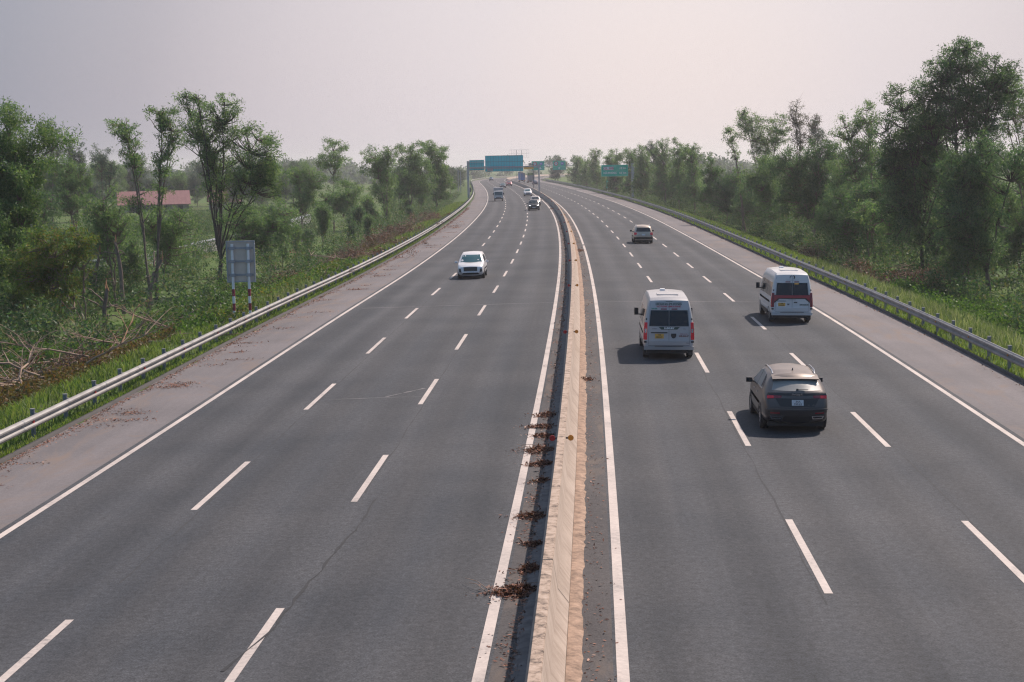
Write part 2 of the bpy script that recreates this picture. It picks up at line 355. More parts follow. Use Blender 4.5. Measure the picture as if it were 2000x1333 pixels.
# ------------------------------------------------------------------ ground
def gz(s, o):
    """height of the land beside the road"""
    s = np.asarray(s, float); o = np.asarray(o, float); s, o = np.broadcast_arrays(s, o)
    base = _zc(s) - np.where(o < 0, 0.016, 0.0194) * 16.5
    a = np.abs(o); e = np.where(o < 0, 18.6, 17.2); wdt = np.where(o < 0, 6.5, 5.5)
    t = np.clip((a - e) / wdt, 0, 1); t = t*t*(3 - 2*t)
    low = -2.2 + 0.22*np.sin(s*0.13 + o*0.31) + 0.16*np.sin(s*0.41 - o*0.23) + 0.10*np.sin(o*0.9 + s*0.07)
    h = base*(1 - t) + low*t + (1 - t)*0.04*np.sin(s*0.9)*np.sin(o*2.1) * (a > 15.3)
    return np.where(a < 15.2, base - 0.45, h)
_os = np.concatenate([[-3500, -1800, -900, -500, -300, -200, -150, -110, -85, -70], np.arange(-60, -24, 3.0), np.arange(-24, -16.5, 0.75), [-16.5, -15.2, -8, 0, 8, 14.0], [14.93],
                      np.arange(15.4, 24, 0.75), np.arange(24, 61, 3.0), [70, 85, 110, 150, 200, 300, 500, 900, 1800, 3500]])
_ss = np.concatenate([np.arange(-40, 260, 2.5), np.arange(260, 700, 8), np.arange(700, 1500, 30), np.arange(1500, 4000, 250)])
_g = P(_ss[:, None], _os[None, :]); _g[..., 2] = gz(_ss[:, None], _os[None, :])
_i = np.arange((len(_ss) - 1) * len(_os)).reshape(-1, len(_os))[:, :-1].ravel(); _n = len(_os)
_uv = np.stack([np.broadcast_to(_os[None], _g.shape[:2]), np.broadcast_to(_ss[:, None], _g.shape[:2])], -1).reshape(-1, 2)
def ground_mat():
    m, t, b = newmat('ground_soil_and_grass'); b.inputs['Roughness'].default_value = 0.95; b.inputs['Specular IOR Level'].default_value = 0.15
    tc = nd(t, 'ShaderNodeTexCoord')
    n1 = nd(t, 'ShaderNodeTexNoise', Scale=0.12, Detail=8.0, Roughness=0.7); n2 = nd(t, 'ShaderNodeTexNoise', Scale=2.5, Detail=6.0, Roughness=0.8)
    t.links.new(tc.outputs['Object'], n1.inputs['Vector']); t.links.new(tc.outputs['Object'], n2.inputs['Vector'])
    r1 = ramp(t, [(0.35, (0.055, 0.095, 0.028)), (0.52, (0.080, 0.130, 0.034)), (0.68, (0.100, 0.088, 0.048))]); t.links.new(n1.outputs[0], r1.inputs[0])
    r2 = ramp(t, [(0.3, (0.55, 0.55, 0.55)), (0.7, (1.25, 1.25, 1.2))]); t.links.new(n2.outputs[0], r2.inputs[0])
    mx = nd(t, 'ShaderNodeMix', data_type='RGBA', blend_type='MULTIPLY'); mx.inputs[0].default_value = 1.0
    t.links.new(r1.outputs[0], mx.inputs[6]); t.links.new(r2.outputs[0], mx.inputs[7]); t.links.new(mx.outputs[2], b.inputs['Base Color'])
    return m
M['ground'] = ground_mat()
tag(mesh_obj('ground', _g.reshape(-1, 3), np.stack([_i, _i+1, _i+_n+1, _i+_n], 1), M['ground'], smooth=True, uvs=_uv), kind='structure')

# ------------------------------------------------------------------ concrete median barrier
def concrete_mat():
    m, t, b = newmat('barrier_concrete'); b.inputs['Roughness'].default_value = 0.85
    uv = nd(t, 'ShaderNodeUVMap'); uv.uv_map = 'UVMap'; tc = nd(t, 'ShaderNodeTexCoord')
    n1 = nd(t, 'ShaderNodeTexNoise', Scale=1.1, Detail=7.0, Roughness=0.7); t.links.new(tc.outputs['Object'], n1.inputs['Vector'])
    mp = nd(t, 'ShaderNodeMapping'); mp.inputs['Scale'].default_value = (0.6, 7.0, 1); t.links.new(uv.outputs[0], mp.inputs[0])
    n2 = nd(t, 'ShaderNodeTexNoise', Scale=1.0, Detail=5.0, Roughness=0.7); t.links.new(mp.outputs[0], n2.inputs['Vector'])
    r1 = ramp(t, [(0.3, (0.29, 0.225, 0.18)), (0.55, (0.41, 0.33, 0.27)), (0.75, (0.46, 0.38, 0.32))]); t.links.new(n1.outputs[0], r1.inputs[0])
    r2 = ramp(t, [(0.30, (0.62, 0.58, 0.55)), (0.52, (1, 1, 1))]); t.links.new(n2.outputs[0], r2.inputs[0])
    mx = nd(t, 'ShaderNodeMix', data_type='RGBA', blend_type='MULTIPLY'); mx.inputs[0].default_value = 0.7
    t.links.new(r1.outputs[0], mx.inputs[6]); t.links.new(r2.outputs[0], mx.inputs[7])
    t.links.new(mx.outputs[2], b.inputs['Base Color'])
    bp = nd(t, 'ShaderNodeBump', Strength=0.3, Distance=0.02); t.links.new(n1.outputs[0], bp.inputs['Height']); t.links.new(bp.outputs[0], b.inputs['Normal']); return m
M['concrete'] = concrete_mat()
def cap_mat():
    m, t, b = newmat('barrier_top_weathered'); b.inputs['Roughness'].default_value = 0.9; tc = nd(t, 'ShaderNodeTexCoord')
    n = nd(t, 'ShaderNodeTexNoise', Scale=4.0, Detail=8.0, Roughness=0.8); t.links.new(tc.outputs['Object'], n.inputs['Vector'])
    r = ramp(t, [(0.38, (0.10, 0.075, 0.06)), (0.50, (0.37, 0.275, 0.21)), (0.70, (0.51, 0.41, 0.34))]); t.links.new(n.outputs[0], r.inputs[0]); t.links.new(r.outputs[0], b.inputs['Base Color']); return m
M['concrete_top'] = cap_mat()
bar = empty('median_barrier', V3(20, -0.93)); tag(bar, 'long pale concrete median barrier curving between the two carriageways', 'barrier')
bi = bar.matrix_world.inverted() if False else Matrix.Translation(-bar.location)
def under(o, root): o.data.transform(Matrix.Translation(-root.location)); o.parent = root; return o
prof = [(-1.17, -0.05), (-1.17, 0.10), (-1.10, 0.24), (-1.035, 0.86), (-1.02, 0.88), (-0.855, 0.88), (-0.84, 0.86), (-0.765, 0.36), (-0.575, 0.10), (-0.575, -0.05)]
_st = np.unique(np.concatenate([np.arange(S_NEAR, 420, 2.0), np.arange(420, 1400, 6.0)]))
def loft(name, prof, sts, mats, midx, parent, wob=0.0):
    n = len(prof); w1 = wob * np.sin(sts * 0.9) + wob * 0.7 * np.sin(sts * 2.3 + 1)
    g = np.stack([P(sts, o + w1 * (1 if z > 0.3 else 0.3), z + 0.5 * w1 * (z > 0.5)) for o, z in prof], 1)
    uv = np.stack([np.broadcast_to(np.arange(n)[None] * 0.35, g.shape[:2]), np.broadcast_to(sts[:, None], g.shape[:2])], -1).reshape(-1, 2)
    i = np.arange((len(sts) - 1) * n).reshape(-1, n)[:, :-1].ravel()
    o = mesh_obj(name, g.reshape(-1, 3), np.stack([i, i+1, i+n+1, i+n], 1), mats, None, False, midx=np.tile(midx, len(sts)-1), uvs=uv)
    smooth_by_angle(o.data, 35)
    return under(o, parent)
loft('barrier_wall', prof, _st[::-1], [M['concrete'], M['concrete_top']], [0, 0, 0, 1, 1, 1, 0, 0, 0], bar, 0.0015)
# thin dark joint across the barrier where two casts meet, near the camera
for sj in (27.6, 52.0, 77.0, 102.0, 140.0):
    _jb = MB(); c = [V3(sj, o - 0.004 * (o < -0.93) + 0.004 * (o > -0.93), z + 0.004 * (z > 0.5)) for o, z in prof]
    d = [V3(sj + 0.03, o - 0.004 * (o < -0.93) + 0.004 * (o > -0.93), z + 0.004 * (z > 0.5)) for o, z in prof]
    _jb.add(c + d, [(i, i+1, i+11, i+10) for i in range(9)])
    under(_jb.build('cast_joint', M['crack']), bar)
def disc_refl(name, s, o, dz, mat, side):
    m = MB(); n = 12
    # disc faces the traffic on its side
    ring = [(0.075*math.cos(2*math.pi*k/n), 0.075*math.sin(2*math.pi*k/n)) for k in range(n)]
    m.prism([(u, v) for u, v in ring], 'y', -0.012, 0.012, 0)
    m.box(-0.02 if side > 0 else 0.0, 0.0 if side > 0 else 0.02, -0.01, 0.01, -0.02, 0.02, 1)
    m.box(min(0, -side*0.17), max(0, -side*0.17), 0.013, 0.03, -0.03, 0.02, 1)
    m.v = [tuple(Matrix.Translation(V3(s, o, dz)) @ Matrix.Rotation(float(hd(s)), 4, 'Z') @ Vector(v)) for v in m.v]
    ob = m.build(name, [mat, M['dark_metal']]); return under(ob, bar)
for k in range(14):
    s = 40.6 + 25.0 * k
    disc_refl('red_reflector', s, -1.17, 0.76, M['red_refl'], -1)
    disc_refl('amber_reflector', s, -0.70, 0.76, M['amber'], 1)
# dirt bank that has gathered along the foot of the barrier
def bank(olist, dz, mat, s1):
    sts = np.unique(np.concatenate([np.arange(S_NEAR, 160, 0.25), np.arange(160, s1, 3.0)])); no = len(olist)
    g = []
    for j, (o, d) in enumerate(zip(olist, dz)):
        jit = (0.012*np.sin(sts*0.7+j) + 0.010*np.sin(sts*2.9+2*j) + rng.normal(0, 0.014, len(sts))) * (0.9 if j in (no-1,) else 0.35 if 0 < j else 0)
        g.append(P(sts, o + jit*np.sign(o + 0.95), d + (rng.normal(0, 0.008, len(sts)) if 0 < j < no-1 else 0)))
    g = np.stack(g, 1); i = np.arange((len(sts)-1)*no).reshape(-1, no)[:, :-1].ravel()
    return tag(mesh_obj('dirt', g.reshape(-1, 3), np.stack([i, i+1, i+no+1, i+no], 1), mat, smooth=True), kind='stuff')
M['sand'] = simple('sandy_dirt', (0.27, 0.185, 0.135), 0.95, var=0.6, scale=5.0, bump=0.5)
M['grit'] = simple('grey_grit', (0.14, 0.125, 0.12), 0.95, var=0.45, scale=4.0, bump=0.5)  # darker and greyer than the sand on the other side
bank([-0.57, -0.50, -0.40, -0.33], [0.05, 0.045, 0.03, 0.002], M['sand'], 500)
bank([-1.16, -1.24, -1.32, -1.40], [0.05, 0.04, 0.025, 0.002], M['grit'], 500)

# ------------------------------------------------------------------ guardrails
M['rail_steel'] = simple('guardrail_zinc', (0.30, 0.29, 0.28), 0.55, 0.25, 0.3, 1.3)
M['post_steel'] = simple('guardrail_post_zinc', (0.20, 0.205, 0.215), 0.6, 0.2, 0.2, 2.0)
def guardrail(face, side, label, refl_mat, refl_name, ph):
    root = empty('guardrail', V3(60, face)); tag(root, label, 'guardrail')
    d = -side     # towards the road
    pf = [(0.0, 0.80), (0.035, 0.805), (0.05, 0.77), (0.10, 0.735), (0.10, 0.69), (0.005, 0.64), (0.005, 0.59), (0.10, 0.54), (0.10, 0.495), (0.05, 0.46), (0.035, 0.425), (0.0, 0.43)]
    sts = np.unique(np.concatenate([np.arange(S_NEAR, 420, 4.0), np.arange(420, 1400, 6.0)]))
    p = [(face + d*a, z - 0.02) for a, z in pf]
    loft('rail_beam', p + [(face + side*0.004, z - 0.02) for a, z in reversed(pf[:1])], sts if side < 0 else sts[::-1], M['rail_steel'], [0]*12, root)
    for k in range(60):   # lap joints between beam lengths
        s0 = 37.0 + ph + 4.06*k; q = [(o_ + d*0.004, z_) for o_, z_ in p]; ss_ = np.array([s0, s0 + 0.05 + 0.0006*s0]); g = np.stack([P(ss_, o_, z_) for o_, z_ in q], 1); nq = len(q)
        i = np.arange(nq - 1); under(mesh_obj('lap_joint', g.reshape(-1, 3), np.stack([i, i+1, i+nq+1, i+nq], 1), M['post_steel']), root)
    pm = MB(); n = 10
    pm.tube([(0, 0, -0.5), (0, 0, 0.87)], 0.072, 10, 0); pm.tube([(0, 0, 0.87), (0, 0, 0.895)], 0.082, 10, 0); pm.box(-0.17 if side > 0 else 0.0, 0.0 if side > 0 else 0.17, -0.05, 0.05, 0.44, 0.76, 0)
    proto = pm.build('guardrail_post', M['post_steel']); k = 0; pos = []
    for s in np.arange(4.0 + ph, 700, 3.05): pos.append(s)
    vis = [s for s in pos if s > 36][:100]; rest = [s for s in pos if s not in vis]
    for s in vis:
        o = proto if k == 0 else proto.copy()
        if k: COL.objects.link(o)
        o.parent = root; o.location = V3(s, face + side*0.20) - root.location; o.rotation_euler = (0, 0, float(hd(s))); k += 1
    mv = np.array([v.co for v in proto.data.vertices]); mf = [tuple(p_.vertices) for p_ in proto.data.polygons]
    V = []; F = []
    for s in rest:
        b = len(V); h = float(hd(s)); q = V3(s, face + side*0.20) - root.location; c_, s_ = math.cos(h), math.sin(h)
        V += [(q.x + x*c_ - y*s_, q.y + x*s_ + y*c_, q.z + z) for x, y, z in mv]; F += [tuple(b + i for i in f) for f in mf]
    tag(mesh_obj('guardrail_post', V, F, M['post_steel'], root), kind='stuff')
    rm = MB(); rm.box(-0.012, 0.012, -0.06, 0.06, -0.035, 0.035); rp = rm.build(refl_name, refl_mat); k = 0
    for s in np.arange(40 + ph, 200, 6.1):
        o = rp if k == 0 else rp.copy()
        if k: COL.objects.link(o)
        o.parent = root; o.location = V3(s, face + d*0.035, 0.595) - root.location; o.rotation_euler = (0, 0, float(hd(s))); k += 1
    return root
guardrail(-16.75, -1, 'sunlit ribbed steel guardrail with red reflectors beside the left shoulder', M['red_refl'], 'red_reflector', 0.6)
guardrail(15.18, 1, 'grey shaded steel guardrail with amber reflectors beside the right shoulder', M['amber'], 'amber_reflector', 1.4)

# ------------------------------------------------------------------ haze: the air itself
def haze_box():
    me_v = [(-3400, -90, -3.6), (3400, -90, -3.6), (3400, 3900, -3.6), (-3400, 3900, -3.6), (-3400, -90, 27), (3400, -90, 27), (3400, 3900, 27), (-3400, 3900, 27)]
    o = mesh_obj('haze', me_v, [(0,3,2,1),(4,5,6,7),(0,1,5,4),(1,2,6,5),(2,3,7,6),(3,0,4,7)])
    m = bpy.data.materials.new('haze'); m.use_nodes = True; t = m.node_tree; t.nodes.clear()
    ou = t.nodes.new('ShaderNodeOutputMaterial'); v = t.nodes.new('ShaderNodeVolumePrincipled')
    v.inputs['Color'].default_value = (0.95, 0.93, 0.96, 1); v.inputs['Density'].default_value = HAZE_DENSITY; v.inputs['Anisotropy'].default_value = 0.4
    t.links.new(v.outputs[0], ou.inputs['Volume']); o.data.materials.append(m); tag(o, kind='stuff'); return o
haze_box()
# ------------------------------------------------------------------ plants
def leaf_mat(name, cols, trans=0.35):
    m, t, b = newmat(name); t.nodes.remove(b)
    ou = t.nodes['Material Output']; g = nd(t, 'ShaderNodeNewGeometry'); oi = nd(t, 'ShaderNodeObjectInfo')
    r = ramp(t, [(i / (len(cols) - 1), c) for i, c in enumerate(cols)]); t.links.new(g.outputs['Random Per Island'], r.inputs[0])
    tc = nd(t, 'ShaderNodeTexCoord'); n = nd(t, 'ShaderNodeTexNoise', Scale=0.55, Detail=3.0); t.links.new(tc.outputs['Object'], n.inputs['Vector'])
    mr = nd(t, 'ShaderNodeMapRange', **{'From Min': 0.3, 'From Max': 0.7, 'To Min': 0.72, 'To Max': 1.28}); t.links.new(n.outputs[0], mr.inputs[0])
    v = nd(t, 'ShaderNodeVectorMath', operation='SCALE'); t.links.new(r.outputs[0], v.inputs[0]); t.links.new(mr.outputs[0], v.inputs['Scale'])
    d = nd(t, 'ShaderNodeBsdfPrincipled', Roughness=0.5); d.inputs['Specular IOR Level'].default_value = 0.22
    tr = nd(t, 'ShaderNodeBsdfTranslucent'); mx = nd(t, 'ShaderNodeMixShader', Fac=trans)
    t.links.new(v.outputs[0], d.inputs['Base Color'])
    wv = nd(t, 'ShaderNodeVectorMath', operation='MULTIPLY'); wv.inputs[1].default_value = (1.15, 1.25, 0.6); t.links.new(v.outputs[0], wv.inputs[0]); t.links.new(wv.outputs[0], tr.inputs[0])
    t.links.new(d.outputs[0], mx.inputs[1]); t.links.new(tr.outputs[0], mx.inputs[2]); t.links.new(mx.outputs[0], ou.inputs['Surface'])
    return m
LEAF = dict(
    mid=leaf_mat('leaf_mid', [(0.080, 0.149, 0.081), (0.128, 0.216, 0.103), (0.229, 0.289, 0.147)], 0.50),
    dark=leaf_mat('leaf_dark', [(0.049, 0.106, 0.068), (0.083, 0.152, 0.087), (0.145, 0.207, 0.113)], 0.50),
    dense=leaf_mat('leaf_dense', [(0.063, 0.129, 0.058), (0.105, 0.188, 0.070), (0.205, 0.264, 0.106)], 0.48),
    blue=leaf_mat('leaf_haze_blue', [(0.079, 0.116, 0.107), (0.117, 0.155, 0.141), (0.157, 0.195, 0.178)], 0.40),  # bluish leaves, paled further: distance haze put into the colour
    green=leaf_mat('leaf_fresh', [(0.057, 0.128, 0.054), (0.083, 0.165, 0.063), (0.120, 0.195, 0.075)], 0.42),
    lime=leaf_mat('leaf_lime', [(0.055, 0.100, 0.028), (0.090, 0.150, 0.034), (0.140, 0.190, 0.045), (0.20, 0.125, 0.04)], 0.45),
    pale=leaf_mat('leaf_pale', [(0.10, 0.10, 0.075), (0.14, 0.13, 0.10)]))
M['weed'] = leaf_mat('weed_leaf', [(0.044, 0.102, 0.025), (0.077, 0.153, 0.035), (0.132, 0.194, 0.048)], 0.45)
M['thicket'] = leaf_mat('thicket_leaf', [(0.031, 0.072, 0.040), (0.052, 0.109, 0.050), (0.089, 0.148, 0.065), (0.137, 0.125, 0.073)], 0.45)
M['rust_weed'] = leaf_mat('autumn_weed_leaf', [(0.06, 0.075, 0.03), (0.12, 0.105, 0.035), (0.17, 0.10, 0.035), (0.13, 0.065, 0.035)], 0.35)
M['grass'] = leaf_mat('grass_blade', [(0.078, 0.132, 0.036), (0.133, 0.192, 0.054), (0.212, 0.235, 0.090)], 0.50)
M['seedgrass'] = leaf_mat('seeding_grass', [(0.097, 0.160, 0.045), (0.185, 0.212, 0.109), (0.350, 0.351, 0.246)], 0.4)
M['dry_leaf'] = leaf_mat('dry_leaf', [(0.050, 0.028, 0.022), (0.14, 0.062, 0.042), (0.24, 0.105, 0.068), (0.34, 0.17, 0.115)], 0.1)
M['bark'] = simple('bark', (0.17, 0.125, 0.105), 0.95, var=0.45, scale=3.0, bump=0.6)
M['bark_dark'] = simple('bark_dark', (0.075, 0.060, 0.055), 0.95, var=0.4, scale=3.0, bump=0.6)
M['dead_wood'] = simple('dead_wood', (0.28, 0.195, 0.145), 0.9, var=0.4, scale=3.0)
M['raw_wood'] = simple('torn_wood', (0.36, 0.20, 0.11), 0.9, var=0.3, scale=4.0)

def leaves_at(C, rad, n, L, W, droop=0.35, flat=0.8):
    """n leaves scattered in soft clumps: C (k,3) clump centres, rad (k,) radii -> verts, faces"""
    k = len(C); wts = rad**2; wts = wts / wts.sum(); idx = rng.choice(k, n, p=wts)
    off = rng.normal(0, 0.5, (n, 3)); off[:, 2] *= flat; p = C[idx] + off * rad[idx, None]
    d = rng.normal(0, 1, (n, 3)); d[:, 2] -= droop; d /= np.linalg.norm(d, axis=1)[:, None]
    q = rng.normal(0, 1, (n, 3)); wv = np.cross(d, q); wv /= np.linalg.norm(wv, axis=1)[:, None] + 1e-9
    l = (L * rng.uniform(0.6, 1.35, n))[:, None]; ww = (W * rng.uniform(0.6, 1.3, n))[:, None] / 2
    v = np.stack([p, p + d*l*0.45 + wv*ww, p + d*l, p + d*l*0.45 - wv*ww], 1).reshape(-1, 3)
    return v, np.arange(4*n).reshape(-1, 4)
def bez(a, c, b, n):
    t = np.linspace(0, 1, n)[:, None]; return (1-t)**2*a + 2*t*(1-t)*c + t*t*b
class Wood:
    def __init__(s): s.V = []; s.F = []; s.n = 0
    def tube(s, pts, r0, r1, k=6, wob=0.0):
        pts = np.asarray(pts, float).copy(); n = len(pts)
        if wob: pts[1:-1] += rng.normal(0, wob, (n-2, 3))
        r = np.linspace(r0, r1, n); t = np.gradient(pts, axis=0); t /= np.linalg.norm(t, axis=1)[:, None] + 1e-9
        ref = np.where(np.abs(t[:, 2:3]) > 0.9, np.array([[1.0, 0, 0]]), np.array([[0, 0, 1.0]])); a = np.cross(t, ref); a /= np.linalg.norm(a, axis=1)[:, None]; b = np.cross(t, a)
        th = np.linspace(0, 2*np.pi, k, endpoint=False)
        v = pts[:, None] + r[:, None, None]*(a[:, None]*np.cos(th)[None, :, None] + b[:, None]*np.sin(th)[None, :, None])
        i = np.arange(n-1)[:, None]*k; j = np.arange(k)[None]; j2 = (j+1) % k
        s.F.append(np.stack([i+j, i+j2, i+k+j2, i+k+j], -1).reshape(-1, 4) + s.n); s.V.append(v.reshape(-1, 3)); s.n += n*k
    def get(s): return np.concatenate(s.V), np.concatenate(s.F)
def tree_meshes(crowns, cover, dist=120.0, thick=1.0, bare=False, nolow=False):
    """crowns: (cx, cz, rx, rz) ellipses in metres about the base; returns wood, leaves arrays"""
    H = max(c[1] + c[3] for c in crowns); wd = Wood(); LV = []; LF = []; nv = 0
    Ls = 0.17 + dist*0.00055; Wd = Ls*0.27
    cs = sorted(crowns, key=lambda c: -c[1]); mr = max(c[2] for c in crowns)
    r0 = (0.035 + 0.0065*H) * thick; nst = max(1, len([c for c in cs if c[1] > 0.45*H]))
    wx = sum(c[0]*c[2]*c[3] for c in cs) / sum(c[2]*c[3] for c in cs)
    hf = H*rng.uniform(0.12, 0.2); fork = np.array([wx*0.12, 0, hf])
    wd.tube(np.array([[0, 0, -0.5], [0.02, 0, hf*0.5], fork]), r0*1.25, r0*0.95, 8)
    limbs = []
    for (cx, cz, rx, rz) in cs:
        cy = rng.normal(0, 0.40*mr); tgt = np.array([cx, cy, cz + 0.25*rz])
        if cz > 0.42*H or not limbs:
            ctrl = fork + np.array([(cx - fork[0])*rng.uniform(0.25, 0.5), cy*0.4, (cz - hf)*rng.uniform(0.5, 0.65)])
            pts = bez(fork, ctrl, tgt, 9); wd.tube(pts, r0*rng.uniform(0.55, 0.75)*(1.0 if nst < 4 else 0.75), 0.03, 6, 0.05*rx); limbs.append(pts)
        else:
            src = min(limbs, key=lambda p: np.linalg.norm(p[3] - tgt)); s_ = src[np.argmin(np.linalg.norm(src - (tgt - [0, 0, 1.0]), axis=1))]
            pts = bez(s_, (s_ + tgt)/2 + [0, 0, 0.3], tgt, 6); wd.tube(pts, 0.06, 0.02, 5, 0.03); limbs.append(pts)
        ry = 0.85*rx; k = int(np.clip(12 + 14.0*(rx*ry*rz)**0.45, 16, 150))
        u = rng.normal(0, 1, (k, 3)); u /= np.linalg.norm(u, axis=1)[:, None]; rr = rng.random(k)**0.45
        C = np.array([cx, cy, cz]) + u*rr[:, None]*np.array([rx, ry, rz])*1.0
        rad = 0.24*min(rx, rz)*rng.uniform(0.4, 1.35, k) * (12.0/max(k, 12))**0.2 + 0.13
        ex = []   # looser sprays along the limb and towards the neighbouring crowns
        for t_ in np.linspace(0.5, 0.95, 5):
            b_ = pts[int(t_*(len(pts)-1))]; ex += [b_ + rng.normal(0, 0.30*rx, 3) for _ in range(2)]
        for (dx, dz, drx, drz) in crowns:
            dd = math.hypot(dx - cx, dz - cz)
            if 0 < dd < 1.35*(max(rx, rz) + max(drx, drz)): ex += [np.array([cx + (dx-cx)*t_, cy*0.7, cz + (dz-cz)*t_]) + rng.normal(0, 0.28*rx, 3) for t_ in rng.uniform(0.3, 0.7, 4)]
        ex = np.array(ex); C = np.concatenate([C, ex]); rad = np.concatenate([rad, rng.uniform(0.16, 0.30, len(ex))*min(rx, rz) + 0.12])
        for c_, q in zip(C, rad):
            if rng.random() < min(0.75, 34.0/k):
                cand = pts[3:] if len(pts) > 6 else pts; j = np.argmin(np.linalg.norm(cand - (c_ - [0, 0, 0.5*rz]), axis=1)); s_ = cand[j]
                mid = (s_ + c_)/2 + np.array([0, 0, -0.12*np.linalg.norm(c_ - s_)]); wd.tube(bez(s_, mid, c_, 5), 0.045 + 0.007*rx, 0.015, 4, 0.02*rx)
                if bare:
                    for _ in range(4):
                        e_ = c_ + rng.normal(0, q, 3) + [0, 0, q*0.6]; wd.tube(np.array([c_, (c_+e_)/2, e_]), 0.018, 0.008, 3, 0.03)
        n = int(cover*math.pi*rx*rz / (Ls*Wd*0.5*0.62)); n = min(int(n*1.3), 60000)
        v, f = leaves_at(C, rad, n, Ls, Wd); LV.append(v); LF.append(f + nv); nv += len(v)
    return wd.get(), (np.concatenate(LV), np.concatenate(LF))
def make_tree(name, label, loc, crowns, cover, kind, dist, group=None, dark=False, thick=1.0):
    (wv, wf), (lv, lf) = tree_meshes(crowns, cover, dist, thick, kind == 'pale')
    root = empty(name, loc); tag(root, label, 'tree', group)
    mesh_obj('trunk', wv, wf, M['bark_dark'] if dark else M['bark'], root, True); mesh_obj('crown', lv, lf, LEAF[kind], root)
    return root
